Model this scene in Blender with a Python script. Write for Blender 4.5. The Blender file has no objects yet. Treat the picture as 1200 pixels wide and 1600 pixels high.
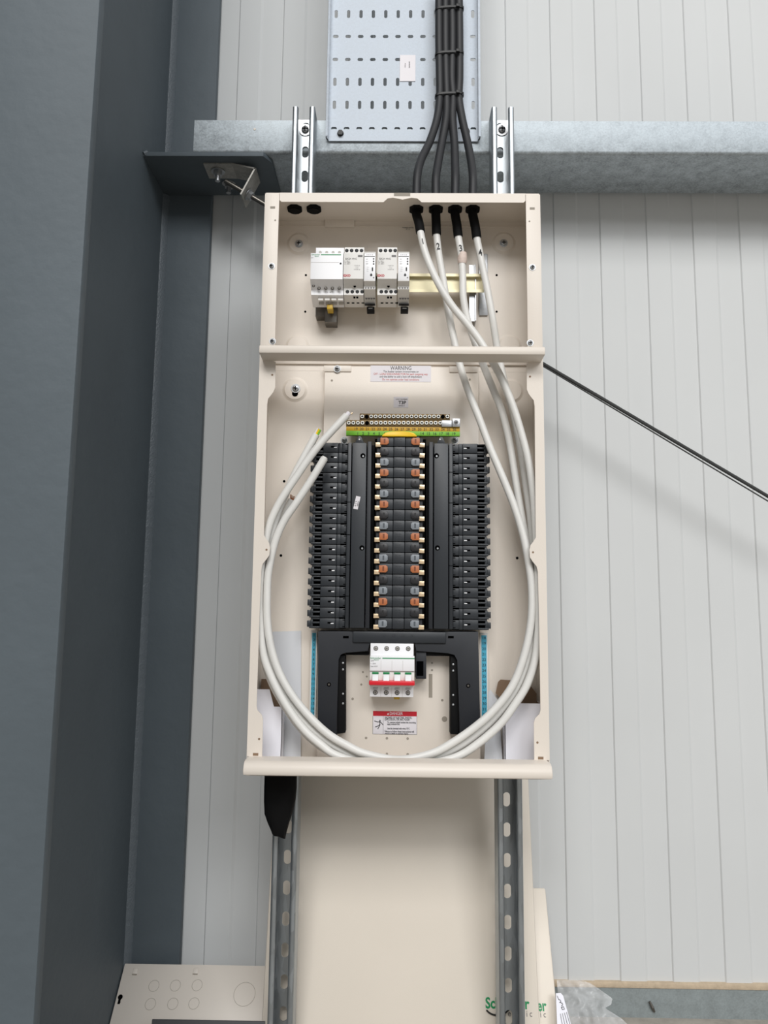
import bpy, bmesh, math, random
from mathutils import Vector, Matrix, noise
random.seed(7)
S = bpy.context.scene
COL = S.collection

# ------------------------------------------------------------------ camera
CAM = Vector((0, -1.179, 0)); PITCH, YAW, ROLL, F = .1302, -.0129, .0106, 1200.0
fw = Vector((math.sin(YAW)*math.cos(PITCH), math.cos(YAW)*math.cos(PITCH), math.sin(PITCH)))
r0 = Vector((math.cos(YAW), -math.sin(YAW), 0)); u0 = r0.cross(fw)
rt = math.cos(ROLL)*r0 + math.sin(ROLL)*u0
up = -math.sin(ROLL)*r0 + math.cos(ROLL)*u0
cd = bpy.data.cameras.new('camera'); cam = bpy.data.objects.new('camera', cd); COL.objects.link(cam)
cam.matrix_world = Matrix(((rt.x, up.x, -fw.x, CAM.x), (rt.y, up.y, -fw.y, CAM.y), (rt.z, up.z, -fw.z, CAM.z), (0, 0, 0, 1)))
cd.sensor_fit = 'HORIZONTAL'; cd.sensor_width = 36; cd.lens = 36; cd.clip_start = .02; cd.clip_end = 100
S.camera = cam
S.view_settings.view_transform = 'Standard'; S.view_settings.look = 'None'
S.view_settings.gamma = 1; S.view_settings.use_curve_mapping = False
S.view_settings.exposure = -0.17

# ------------------------------------------------------------------ light
def srgb(r, g, b):
    f = lambda c: (c/255/12.92) if c/255 <= .04045 else ((c/255+.055)/1.055)**2.4
    return (f(r), f(g), f(b), 1)
w = bpy.data.worlds.new('hall_daylight'); S.world = w; w.use_nodes = True
nt = w.node_tree; nt.nodes.clear()
wo = nt.nodes.new('ShaderNodeOutputWorld'); bg = nt.nodes.new('ShaderNodeBackground')
tc = nt.nodes.new('ShaderNodeTexCoord'); sp = nt.nodes.new('ShaderNodeSeparateXYZ'); cr = nt.nodes.new('ShaderNodeValToRGB')
mp = nt.nodes.new('ShaderNodeMapRange'); mp.inputs[1].default_value = -1; mp.inputs[2].default_value = 1
nt.links.new(tc.outputs['Generated'], sp.inputs[0]); nt.links.new(sp.outputs[2], mp.inputs[0]); nt.links.new(mp.outputs[0], cr.inputs[0])
nt.links.new(cr.outputs[0], bg.inputs[0]); nt.links.new(bg.outputs[0], wo.inputs[0])
e = cr.color_ramp.elements; e[0].position = 0; e[0].color = (.10, .098, .094, 1); e[1].position = 1; e[1].color = (1.0, 1.0, 1.0, 1)
k = e.new(.47); k.color = (.34, .34, .335, 1); k = e.new(.56); k.color = (.66, .67, .68, 1)
bg.inputs[1].default_value = 0.62
def area(name, loc, target, sx, sy, power, col=(1, 1, 1)):
    d = bpy.data.lights.new(name, 'AREA'); d.shape = 'RECTANGLE'; d.size = sx; d.size_y = sy; d.energy = power; d.color = col
    o = bpy.data.objects.new(name, d); COL.objects.link(o); o.location = loc
    o.rotation_euler = (Vector(target)-Vector(loc)).to_track_quat('-Z', 'Y').to_euler()
    return o
area('hall_light', (-.9, -8.1, 6.8), (0, .2, -.2), 4.0, 3.1, 640, (1, .985, .965))
area('hall_light', (3.9, -9.3, 5.4), (0, .2, -.2), 4.6, 3.4, 490, (.97, .985, 1))

# ------------------------------------------------------------------ helpers
def ray(u, v): return fw + rt*((u-600)/F) + up*((800-v)/F)
def U(u, v, Y):
    r = ray(u, v); return CAM + r*((Y-CAM.y)/r.y)
def UZ(u, v, z):
    r = ray(u, v); return CAM + r*((z-CAM.z)/r.z)
def UP(u, v, P, n):
    r = ray(u, v); return CAM + r*((Vector(P)-CAM).dot(n)/r.dot(n))
def X(u, v, Y): return U(u, v, Y).x
def Z(u, v, Y): return U(u, v, Y).z

class MB:
    def __init__(s): s.bm = bmesh.new(); s.mi = 0
    def _tag(s, fs):
        for f in fs: f.material_index = s.mi
    def box(s, x0, x1, y0, y1, z0, z1, bev=0, M=None):
        x0, x1 = sorted((x0, x1)); y0, y1 = sorted((y0, y1)); z0, z1 = sorted((z0, z1))
        vs = [s.bm.verts.new((x, y, z)) for x in (x0, x1) for y in (y0, y1) for z in (z0, z1)]
        fs = [s.bm.faces.new([vs[i] for i in q]) for q in ((0, 1, 3, 2), (4, 6, 7, 5), (0, 4, 5, 1), (2, 3, 7, 6), (0, 2, 6, 4), (1, 5, 7, 3))]
        s._tag(fs)
        if bev > 0:
            es = {e for f in fs for e in f.edges}
            r = bmesh.ops.bevel(s.bm, geom=list(es), offset=bev, segments=2, affect='EDGES', profile=.5)
            s._tag(r['faces']); vs = list({v for v in vs if v.is_valid} | set(r['verts']))
        if M is not None: bmesh.ops.transform(s.bm, matrix=M, verts=[v for v in vs if v.is_valid])
        return s
    def prism(s, pts, axis, a, b, bev=0):
        # pts 2D; axis 'y': (x,z); 'x': (y,z); 'z': (x,y)
        def P(p, t): return {'y': (p[0], t, p[1]), 'x': (t, p[0], p[1]), 'z': (p[0], p[1], t)}[axis]
        A = [s.bm.verts.new(P(p, a)) for p in pts]; B = [s.bm.verts.new(P(p, b)) for p in pts]
        n = len(pts); fs = [s.bm.faces.new(A), s.bm.faces.new(B[::-1])]
        for i in range(n): fs.append(s.bm.faces.new([A[i], B[i], B[(i+1) % n], A[(i+1) % n]]))
        s._tag(fs)
        if bev > 0:
            es = {e for f in fs[:2] for e in f.edges}
            r = bmesh.ops.bevel(s.bm, geom=list(es), offset=bev, segments=2, affect='EDGES', profile=.5); s._tag(r['faces'])
        return s
    def cyl(s, c, d, r, h, seg=20, r2=None, rot=0):
        d = Vector(d).normalized(); c = Vector(c); r2 = r if r2 is None else r2
        a = d.orthogonal().normalized() if abs(d.z) > .9 or abs(d.y) > .9 else Vector((0, 0, 1)).cross(d).normalized()
        if abs(d.y) > .9: a = Vector((1, 0, 0))
        b = d.cross(a).normalized()
        A, B = [], []
        for i in range(seg):
            t = 2*math.pi*i/seg+rot; o = a*math.cos(t)+b*math.sin(t)
            A.append(s.bm.verts.new(c+o*r)); B.append(s.bm.verts.new(c+d*h+o*r2))
        fs = [s.bm.faces.new(A[::-1]), s.bm.faces.new(B)]
        for i in range(seg): fs.append(s.bm.faces.new([A[i], A[(i+1) % seg], B[(i+1) % seg], B[i]]))
        s._tag(fs); return s
    def lathe(s, c, d, prof, seg=28):
        # prof: list of (radius, height along d)
        d = Vector(d).normalized(); c = Vector(c); a = d.orthogonal().normalized(); b = d.cross(a)
        rings = []
        for r, h in prof:
            rings.append([s.bm.verts.new(c+d*h+(a*math.cos(2*math.pi*i/seg)+b*math.sin(2*math.pi*i/seg))*max(r, 1e-5)) for i in range(seg)])
        fs = []
        for A, B in zip(rings, rings[1:]):
            for i in range(seg): fs.append(s.bm.faces.new([A[i], A[(i+1) % seg], B[(i+1) % seg], B[i]]))
        s._tag(fs); return s
    def tube(s, pts, r, seg=12, cap=True):
        pts = [Vector(p) for p in pts]; n = len(pts); rings = []
        rr = r if isinstance(r, (list, tuple)) else [r]*n
        t0 = (pts[1]-pts[0]).normalized(); a = t0.orthogonal().normalized()
        for i, p in enumerate(pts):
            t = (pts[min(i+1, n-1)]-pts[max(i-1, 0)]).normalized()
            a = (a-t*a.dot(t)).normalized(); b = t.cross(a)
            rings.append([s.bm.verts.new(p+(a*math.cos(2*math.pi*j/seg)+b*math.sin(2*math.pi*j/seg))*rr[i]) for j in range(seg)])
        fs = []
        for A, B in zip(rings, rings[1:]):
            for j in range(seg): fs.append(s.bm.faces.new([A[j], A[(j+1) % seg], B[(j+1) % seg], B[j]]))
        if cap: fs += [s.bm.faces.new(rings[0][::-1]), s.bm.faces.new(rings[-1])]
        s._tag(fs); return s
    def poly(s, pts):
        s._tag([s.bm.faces.new([s.bm.verts.new(p) for p in pts])]); return s
    def cell(s, x0, x1, z0, z1, Y, hole=None):
        # a sheet cell in the plane Y with an optional stadium hole (cx, cz, w, h)
        if not hole:
            s._tag([s.bm.faces.new([s.bm.verts.new(p) for p in ((x0, Y, z0), (x1, Y, z0), (x1, Y, z1), (x0, Y, z1))])]); return s
        cx, cz, w_, h_ = hole; N = 32; inn, out = [], []
        r = min(w_, h_)/2
        for i in range(N):
            t = 2*math.pi*(i+.5)/N; dx, dz = math.cos(t), math.sin(t)
            ex = max(0, w_/2-r)*(1 if dx > 0 else -1); ez = max(0, h_/2-r)*(1 if dz > 0 else -1)
            inn.append((cx+ex+r*dx, cz+ez+r*dz))
        cor = [(x1, z1), (x0, z1), (x0, z0), (x1, z0)]
        for i in range(N):
            t = 2*math.pi*(i+.5)/N; q = int(t//(math.pi/2)); f = (t-q*math.pi/2)/(math.pi/2)
            # walk the rectangle border quadrant by quadrant
            mids = [(x1, cz), (cx, z1), (x0, cz), (cx, z0)]
            m0, c, m1 = mids[q], cor[q], mids[(q+1) % 4]
            out.append((m0[0]+(c[0]-m0[0])*2*f, m0[1]+(c[1]-m0[1])*2*f) if f < .5 else (c[0]+(m1[0]-c[0])*(2*f-1), c[1]+(m1[1]-c[1])*(2*f-1)))
        I = [s.bm.verts.new((p[0], Y, p[1])) for p in inn]; O = [s.bm.verts.new((p[0], Y, p[1])) for p in out]
        fs = []
        for i in range(N):
            j = (i+1) % N; fs.append(s.bm.faces.new([O[i], O[j], I[j], I[i]]))
        for q in range(4):   # fill corners between the two border points around each corner
            i = q*N//4+N//8-1; j = i+1
            c = s.bm.verts.new((cor[q][0], Y, cor[q][1])); fs.append(s.bm.faces.new([O[i], c, O[j]]))
        for q in range(4):
            i = (q*N//4-1) % N; j = q*N//4  # across the mid points nothing to fill
        s._tag(fs); return s
    def build(s, name, mats, parent=None, smooth=True, angle=.6, solid=0):
        bmesh.ops.recalc_face_normals(s.bm, faces=s.bm.faces)
        me = bpy.data.meshes.new(name); s.bm.to_mesh(me); s.bm.free()
        for m in (mats if isinstance(mats, (list, tuple)) else [mats]): me.materials.append(m)
        if smooth:
            me.polygons.foreach_set('use_smooth', [True]*len(me.polygons)); me.set_sharp_from_angle(angle=angle)
        o = bpy.data.objects.new(name, me); COL.objects.link(o)
        if parent: put(o, parent)
        if solid:
            md = o.modifiers.new('thickness', 'SOLIDIFY'); md.thickness = solid; md.offset = 1
        return o
def put(o, parent):
    o.parent = parent
    if parent.parent is None and parent.type == 'EMPTY':
        o.matrix_parent_inverse = Matrix.Translation(-parent.location)
def thing(name, label, cat, loc, group=None):
    o = bpy.data.objects.new(name, None); COL.objects.link(o); o.location = loc; o.empty_display_size = .01
    return tag(o, label, cat, group)
def tag(o, label, cat, group=None):
    o['label'] = label; o['category'] = cat
    if group: o['group'] = group
    return o
def struct(o): o['kind'] = 'structure'; return o
def kids(o): return [c for c in COL.objects if c.parent == o]
def dup(root, delta, label=None):
    r = root.copy(); COL.objects.link(r); r.location = Vector(root.location)+Vector(delta)
    if label: r['label'] = label
    for ch in kids(root):
        c = ch.copy(); COL.objects.link(c); c.parent = r; c.matrix_parent_inverse = ch.matrix_parent_inverse.copy()
        for g in kids(ch):
            d = g.copy(); COL.objects.link(d); d.parent = c
    return r
def duppart(o, delta):
    c = o.copy(); COL.objects.link(c); c.location = Vector(o.location)+Vector(delta)
    for g in kids(o):
        d = g.copy(); COL.objects.link(d); d.parent = c
    return c
def text(body, size, at, mat, parent, name='lettering', align='CENTER', rotz=0, sx=1, tilt=None, line=1.0, bold=0, w=None):
    c = bpy.data.curves.new(name, 'FONT'); c.body = body; c.size = size; c.align_x = align; c.align_y = 'CENTER'; c.space_line = line
    c.extrude = .00005; c.offset = bold; c.resolution_u = 3
    c.materials.append(mat); o = bpy.data.objects.new(name, c)
    me = bpy.data.meshes.new_from_object(o); bpy.data.objects.remove(o); bpy.data.curves.remove(c); me.name = name
    o = bpy.data.objects.new(name, me); COL.objects.link(o)
    if w:
        xs_ = [v.co.x for v in me.vertices]; sx = w/(max(xs_)-min(xs_))
    M = Matrix.Rotation(math.pi/2, 4, 'X')
    if tilt is not None: M = Matrix.Rotation(tilt, 4, 'X') @ M
    M = M @ Matrix.Rotation(rotz, 4, 'Z') @ Matrix.Diagonal((sx, 1, 1, 1))
    o.matrix_world = Matrix.Translation(at) @ M
    o.parent = parent
    if parent.parent is None and parent.type == 'EMPTY': o.matrix_parent_inverse = Matrix.Translation(-parent.location)
    return o
def spline(pts, n=10):
    # Catmull-Rom through 3D points
    pts = [Vector(p) for p in pts]; P = [pts[0]*2-pts[1]]+pts+[pts[-1]*2-pts[-2]]; out = []
    for i in range(1, len(P)-2):
        p0, p1, p2, p3 = P[i-1:i+3]
        for k in range(n):
            t = k/n
            out.append(.5*((2*p1)+(p2-p0)*t+(2*p0-5*p1+4*p2-p3)*t*t+(3*p1-p0-3*p2+p3)*t**3))
    out.append(pts[-1]); return out

# ------------------------------------------------------------------ materials
def mat(name, col, rough=.5, metal=0, bump=0, bscale=200, var=0, vscale=8, spec=.5, coat=0, stretch=None, trans=0):
    m = bpy.data.materials.new(name); m.use_nodes = True; t = m.node_tree; b = t.nodes['Principled BSDF']
    c = srgb(*col); b.inputs['Base Color'].default_value = c; b.inputs['Roughness'].default_value = rough
    b.inputs['Metallic'].default_value = metal; b.inputs['Specular IOR Level'].default_value = spec
    b.inputs['Coat Weight'].default_value = coat
    if trans: b.inputs['Transmission Weight'].default_value = trans
    tc = t.nodes.new('ShaderNodeTexCoord'); src = tc.outputs['Object']
    if stretch:
        mp = t.nodes.new('ShaderNodeMapping'); mp.inputs['Scale'].default_value = stretch; t.links.new(src, mp.inputs[0]); src = mp.outputs[0]
    if var:
        n = t.nodes.new('ShaderNodeTexNoise'); n.inputs['Scale'].default_value = vscale; n.inputs['Detail'].default_value = 5; t.links.new(src, n.inputs[0])
        r = t.nodes.new('ShaderNodeValToRGB'); t.links.new(n.outputs[0], r.inputs[0])
        r.color_ramp.elements[0].position = .3; r.color_ramp.elements[1].position = .7
        r.color_ramp.elements[0].color = (*[x*(1-var) for x in c[:3]], 1); r.color_ramp.elements[1].color = (*[min(1, x*(1+var)) for x in c[:3]], 1)
        t.links.new(r.outputs[0], b.inputs['Base Color'])
    if bump:
        n = t.nodes.new('ShaderNodeTexNoise'); n.inputs['Scale'].default_value = bscale; n.inputs['Detail'].default_value = 3; t.links.new(src, n.inputs[0])
        bp = t.nodes.new('ShaderNodeBump'); bp.inputs['Strength'].default_value = bump; bp.inputs['Distance'].default_value = .001
        t.links.new(n.outputs[0], bp.inputs['Height']); t.links.new(bp.outputs[0], b.inputs['Normal'])
    return m
def galv(name, col, rough=.38, sc=220, metal=.75, stretch=None, lo=.72):
    m = mat(name, col, rough, metal); t = m.node_tree; b = t.nodes['Principled BSDF']
    tc = t.nodes.new('ShaderNodeTexCoord'); src = tc.outputs['Object']
    if stretch:
        mp = t.nodes.new('ShaderNodeMapping'); mp.inputs['Scale'].default_value = stretch; t.links.new(src, mp.inputs[0]); src = mp.outputs[0]
    v = t.nodes.new('ShaderNodeTexVoronoi'); v.inputs['Scale'].default_value = sc; t.links.new(src, v.inputs[0])
    n = t.nodes.new('ShaderNodeTexNoise'); n.inputs['Scale'].default_value = sc*.12; n.inputs['Detail'].default_value = 8; t.links.new(src, n.inputs[0])
    sx = t.nodes.new('ShaderNodeSeparateColor'); t.links.new(v.outputs['Color'], sx.inputs[0])
    mx = t.nodes.new('ShaderNodeMath'); mx.operation = 'MULTIPLY_ADD'; mx.inputs[1].default_value = .35; t.links.new(sx.outputs[0], mx.inputs[0]); t.links.new(n.outputs[0], mx.inputs[2])
    r = t.nodes.new('ShaderNodeValToRGB'); t.links.new(mx.outputs[0], r.inputs[0]); c = srgb(*col)
    r.color_ramp.elements[0].position = .35; r.color_ramp.elements[1].position = .95
    r.color_ramp.elements[0].color = (*[x*lo for x in c[:3]], 1); r.color_ramp.elements[1].color = (*[min(1, x*1.12) for x in c[:3]], 1)
    t.links.new(r.outputs[0], b.inputs['Base Color'])
    rr = t.nodes.new('ShaderNodeMapRange'); rr.inputs[3].default_value = rough-.1; rr.inputs[4].default_value = rough+.14
    t.links.new(mx.outputs[0], rr.inputs[0]); t.links.new(rr.outputs[0], b.inputs['Roughness'])
    return m
M = dict(
    wall=mat('wall_steel', (207, 209, 209), .62, spec=.25, var=.02, vscale=3, bump=.05, bscale=60),
    beige=mat('beige_powder_coat', (225, 216, 205), .42, bump=.12, bscale=900, var=.015),
    cover=mat('cover_powder_coat', (227, 218, 205), .38, bump=.10, bscale=900, var=.012),
    column=mat('grey_steel_paint', (87, 96, 102), .58, bump=1.0, bscale=45, var=.06, vscale=5, spec=.35),
    weld=mat('painted_weld', (96, 104, 110), .4, bump=1.0, bscale=330),
    galv=galv('galvanised_spangle', (174, 182, 187), .48, 380, .55, lo=.6),
    tray=galv('galvanised_tray', (190, 198, 207), .6, 260, .25, lo=.88),
    strut=galv('galvanised_strut', (172, 178, 182), .32, 160, .85, (1, 1, .25)),
    base=galv('galvanised_base', (146, 154, 155), .6, 420, .35, lo=.85),
    bracket=galv('bracket_galvanised', (176, 174, 168), .5, 300, .5),
    screwh=mat('screw_heads', (226, 226, 220), .35, .35),
    zinc=mat('bright_zinc', (178, 180, 182), .4, .85, bump=.1, bscale=300),
    steel=mat('dull_steel', (120, 116, 110), .38, .9, bump=.2, bscale=400),
    brass=mat('yellow_zinc', (216, 208, 176), .5, .5, var=.12, vscale=30),
    rope=mat('dark_wire_rope', (70, 71, 71), .75, .1, spec=.3),
    white=mat('white_plastic', (238, 238, 240), .35),
    offwhite=mat('light_grey_plastic', (222, 220, 216), .45),
    grey=mat('grey_plastic', (176, 172, 165), .5),
    dark=mat('charcoal_plastic', (38, 42, 47), .42, bump=.05, bscale=400),
    dark2=mat('dark_charcoal_plastic', (29, 32, 38), .5),
    black=mat('black_plastic', (14, 14, 15), .5),
    matt=mat('matt_black', (9, 9, 10), .75, spec=.2),
    hole=mat('deep_hole', (6, 6, 7), .9, spec=0),
    rubber=mat('black_cable_sheath', (34, 35, 38), .55, bump=.1, bscale=300),
    cable=mat('white_cable_sheath', (222, 221, 217), .38, var=.03, vscale=40, bump=.08, bscale=120),
    brown=mat('brown_cap', (176, 104, 62), .45), lgrey=mat('grey_cap', (128, 134, 140), .4), bcap=mat('black_cap', (34, 33, 36), .4),
    copper=mat('tinned_copper', (238, 212, 176), .3, .55), wirecu=mat('bare_copper', (190, 130, 90), .35, .9),
    yellow=mat('yellow_plastic', (240, 196, 20), .4), orange=mat('amber_strip', (188, 146, 14), .5), green=mat('green_strip', (112, 178, 44), .5),
    ey=mat('mustard_clip', (196, 160, 40), .4), red=mat('red_handle', (214, 30, 44), .35), dred=mat('danger_red', (186, 12, 36), .5),
    logo=mat('logo_green', (20, 140, 84), .5), ink=mat('black_ink', (18, 18, 20), .6), ink2=mat('grey_ink', (110, 108, 108), .6), redink=mat('red_ink', (196, 84, 74), .6),
    greentab=mat('green_indicator', (24, 128, 72), .4), blue=mat('blue_strip', (70, 168, 196), .5),
    sticker=mat('pale_sticker', (222, 218, 222), .45), paper=mat('paper', (206, 208, 212), .7, bump=.3, bscale=12), card=mat('white_card', (236, 236, 244), .6, bump=.15, bscale=20),
    kraft=mat('brown_card', (134, 110, 88), .8, var=.05, vscale=60), foam=mat('beige_foam', (190, 172, 148), .9, bump=.6, bscale=300, var=.1, vscale=100),
    concrete=mat('concrete', (158, 152, 143), .9, bump=.8, bscale=120, var=.15, vscale=40), kout=mat('knockout_groove', (150, 142, 130), .7),
    panel2=mat('plate_grey_beige', (214, 206, 196), .42, bump=.1, bscale=700),
    slate=mat('slate_steel', (84, 84, 86), .5, .3),
)
# clear polythene
mp_ = bpy.data.materials.new('clear_polythene'); mp_.use_nodes = True; t = mp_.node_tree; b = t.nodes['Principled BSDF']
b.inputs['Base Color'].default_value = (.93, .94, .95, 1); b.inputs['Roughness'].default_value = .16; b.inputs['Alpha'].default_value = .22
b.inputs['Specular IOR Level'].default_value = 1.0
M['poly'] = mp_

# ------------------------------------------------------------------ setting
WY = .2825; ZF = -.7005
def build_wall():
    mb = MB(); bm = mb.bm; x = .3168-.0928*22; prof = []
    while x < 2.2:
        prof += [(x-.0011, WY+.0026), (x+.0011, WY), (x+.0464-.0024, WY), (x+.0464+.0024, WY+.0026)]
        x += .0928
    lo = [bm.verts.new((a, b, -.6426)) for a, b in prof]; hi = [bm.verts.new((a, b, 2.6)) for a, b in prof]
    for i in range(len(prof)-1): bm.faces.new([lo[i], lo[i+1], hi[i+1], hi[i]])
    return struct(mb.build('wall_back', M['wall'], smooth=False))
build_wall()
struct(MB().box(-5, 5, -6, WY+.1, ZF-.05, ZF).build('floor', M['concrete']))
struct(MB().box(-3, 3, WY-.006, WY+.05, -.652, -.6426, .0015).build('trim_1', M['foam']))
tr = struct(MB().box(-3, 3, WY-.004, WY+.05, ZF, -.652).build('trim_2', M['base']))
p0 = U(1018, 1572, WY-.004)
MB().tube([p0+Vector((-.004, -.003, .009)), p0+Vector((0, -.005, 0)), p0+Vector((.004, -.002, -.008))], [.0018, .0026, .0018], 8).build('fixing_peg', M['steel'], tr)

# ------------------------------------------------------------------ steel column
XE, XW, YF0, YF1 = -.371, -.466, -.3195, -.302
colm = thing('steel_column', 'tall dark grey painted steel column filling the left side beside the wall', 'column', (-.477, 0, ZF))
MB().box(-.583, XE, YF0, YF1, ZF, 2.4, .003).build('front_flange', M['column'], colm)
MB().box(-.478, XW, YF1, .262, ZF, 2.4).build('web', M['column'], colm)
MB().box(-.583, XE, .262, .279, ZF, 2.4, .002).build('back_flange', M['column'], colm)
for z0, z1 in ((ZF, .825), (.8344, 2.4)):
    n = int((z1-z0)/.006); pts = []
    mbw = MB(); rings = []
    for i in range(n+1):
        z = z0+(z1-z0)*i/n; j = .0004*math.sin(i*1.9)+random.uniform(-.0003, .0003); s_ = .0105+j
        rings.append([mbw.bm.verts.new(p) for p in ((XW, .262-s_, z), (XW+s_*.62, .262-s_*.62, z), (XW+s_, .262, z), (XW, .262, z))])
    for A, B in zip(rings, rings[1:]):
        for k_ in range(4): mbw.bm.faces.new([A[k_], A[(k_+1) % 4], B[(k_+1) % 4], B[k_]])
    mbw.build('weld_bead', M['weld'], colm)
cl = MB(); cl.prism([(XW, .128), (-.245, .128), (-.232, .15), (-.232, .262), (XW, .262)], 'z', .8260, .8344, .001)
cleat = cl.build('cleat_plate', M['column'], colm)
MB().tube([(XW+.001, .127, .829), (XW+.006, .131, .834)], [.004, .005], 8).build('weld_bead', M['weld'], colm)
def bolt(parent, c, d, r=.0075, m='steel', name='bolt', wash=True, ln=.012):
    d = Vector(d).normalized(); c = Vector(c); mb = MB()
    if wash: mb.cyl(c, d, r*1.55, .0015, 24)
    mb.cyl(c+d*.0015, d, r, r*.9, 6); mb.cyl(c+d*(.0015+r*.9), d, r*.55, ln, 14)
    return mb.build(name, M[m], parent)

# ------------------------------------------------------------------ purlin
pur = thing('steel_purlin', 'galvanised steel purlin running across the wall above the enclosure', 'purlin', (.4, .2, .8344))
xl = X(303, 210, .131); xr = 2.0; mb = MB()
outer = [(.131, .8992), (.131, .8400), (.1327, .8361), (.1367, .8344), (.262, .8344), (.262, .905)]
t_ = .002; inner = [(.262-t_, .905), (.262-t_, .8344+t_), (.138, .8344+t_), (.134, .8375), (.131+t_, .8410), (.131+t_, .8992)]
mb.prism(outer+inner, 'x', xl, xr)
mb.build('channel', M['galv'], pur, angle=.9)
MB().cyl(U(398, 202, .131), (0, -1, 0), .0022, .0006, 12).build('rivet', M['steel'], pur)

# ------------------------------------------------------------------ bracing cable and bracket
YB0, YB1 = .148, .196
zb = .8255
br = thing('brace_bracket', 'bent galvanised bracket bolted under the dark cleat plate of the column', 'bracket', (-.27, .17, .79))
P = [U(318, 247, YB0), U(363, 246, YB0), U(400, 262, YB0), U(377, 304, YB0)]
P = [Vector((p.x, 0, p.z)) for p in P]; P[0].z = P[1].z = zb
m1 = MB()
for pa, pb_ in zip(P, P[1:]):
    dd = (pb_-pa).normalized(); nn_ = Vector((dd.z, 0, -dd.x))*.0028
    if nn_.z > 0 and abs(dd.x) > .5: nn_ = -nn_
    m1.prism([(pa.x, pa.z), (pb_.x, pb_.z), (pb_.x+nn_.x, pb_.z+nn_.z), (pa.x+nn_.x, pa.z+nn_.z)], 'y', YB0, YB1)
m1.build('bent_plate', M['bracket'], br)
bolt(br, (X(341, 250, YB0+.02)-.0, YB0+.022, zb-.0035), (0, 0, -1), .0085, 'zinc', ln=.011)
b2 = UZ(357, 285, .8255); bolt(colm, (b2.x, .218, .826), (0, 0, -1), .0085, 'zinc', ln=.011)
# cable line
ca = U(352, 283, .172); cb = U(1260, 819, .172); cdv = (cb-ca).normalized()
brc = thing('bracing_cable', 'twisted dark wire rope brace crossing the wall down to the right', 'cable', ca)
rodend = U(470, 345, .172)
mb = MB(); n = 90; L = (rodend-ca).length; pts = [ca+cdv*L*i/n for i in range(n+1)]
mb.tube(pts, [.0042+(.0005 if i % 2 else 0) for i in range(n+1)], 12).build('threaded_rod', M['steel'], brc)
q = U(391, 299, .172)
s_ = (q-ca).dot(cdv); qn = ca+cdv*s_
MB().cyl(qn+cdv*.0005, cdv, .011, .0016, 24).cyl(qn+cdv*.002, cdv, .0085, .0075, 6).build('nut', M['zinc'], brc)
mb = MB(); L2 = (cb-rodend).length; o1 = cdv.orthogonal().normalized(); o2 = cdv.cross(o1); n = 420
for k_ in range(6):
    pts = []
    for i in range(n+1):
        s1 = L2*i/n; a = s1*2*math.pi/.022+k_*math.pi/3; pts.append(rodend+cdv*s1+(o1*math.cos(a)+o2*math.sin(a))*.0021)
    mb.tube(pts, .0012, 6)
mb.tube([rodend, cb], .0013, 8); mb.build('wire_rope', M['rope'], brc, angle=1.2)

# ------------------------------------------------------------------ cable tray
TY = .128
tray = thing('cable_tray', 'wide perforated galvanised cable tray running up the wall', 'cable tray', (.012, TY, .86))
tx0, tx1 = X(516, 100, TY), X(745.5, 100, TY); zrows = [Z(600, y, TY) for y in (22, 57, 93, 128, 164, 201)]
zbot = Z(600, 221, TY); pitch = (zrows[1]-zrows[4])/3
kinds = ['V', 'H', 'H', 'V', 'V', 'H']; zs = zrows[:]; kk = kinds[:]
z = zrows[0]; ext = ['V', 'H', 'H', 'V', 'V', 'H', 'H', 'V', 'V', 'H', 'H', 'V', 'V', 'H', 'H']
for e_ in ext: z += pitch; zs.insert(0, z); kk.insert(0, e_)
c0, c1 = X(524, 90, TY), X(739, 90, TY); cp = (c1-c0)/11
mb = MB(); bounds = [zs[0]+pitch/2]+[(a+b)/2 for a, b in zip(zs, zs[1:])]+[zs[-1]-pitch*.28]
for i, zc in enumerate(zs):
    for j in range(12):
        x0 = c0+cp*(j-.5) if j else tx0; x1 = c0+cp*(j+.5) if j < 11 else tx1
        hw = (.0062, .0165) if kk[i] == 'V' else (.0105, .0062)
        mb.cell(x0, x1, bounds[i+1], bounds[i], TY, (c0+cp*j, zc, *hw))
mb.cell(tx0, tx1, zbot, bounds[-1], TY)
bmesh.ops.remove_doubles(mb.bm, verts=mb.bm.verts, dist=1e-5)
mb.build('tray_bed', M['tray'], tray, smooth=False, solid=.0012)
for xs, sgn in ((tx0, -1), (tx1, 1)):
    m2 = MB(); xo = xs+sgn*.0045; yf = TY-.013
    m2.prism([(xs, TY), (xo, TY-.003), (xo, yf), (xo-sgn*.004, yf-.001), (xo-sgn*.004, yf), (xo-sgn*.0014, yf+.001), (xo-sgn*.0012, TY-.002), (xs, TY+.001)], 'z', zbot+(.002), zs[0]+pitch/2)
    m2.build('side_flange', M['tray'], tray)
for u, v in ((532, 209), (729, 206)):
    MB().cyl(U(u, v, TY), (0, -1, 0), .0062, .0012, 20).cyl(U(u, v, TY-.0012), (0, -1, 0), .0052, .0055, 6).build('screw', M['black'], tray)
a, b = U(625, 86, TY-.0008), U(649, 127, TY-.0008)
stk = MB().box(a.x, b.x, TY-.0012, TY-.0004, b.z, a.z).build('sticker', M['sticker'], tray); stk['label'] = 'pale rectangular sticker'
text('00498700', .0032, U(639.5, 101, TY-.0014), M['ink2'], stk, rotz=-math.pi/2)
text('M 7510', .0028, U(633, 102, TY-.0014), M['ink2'], stk, rotz=-math.pi/2)

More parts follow.
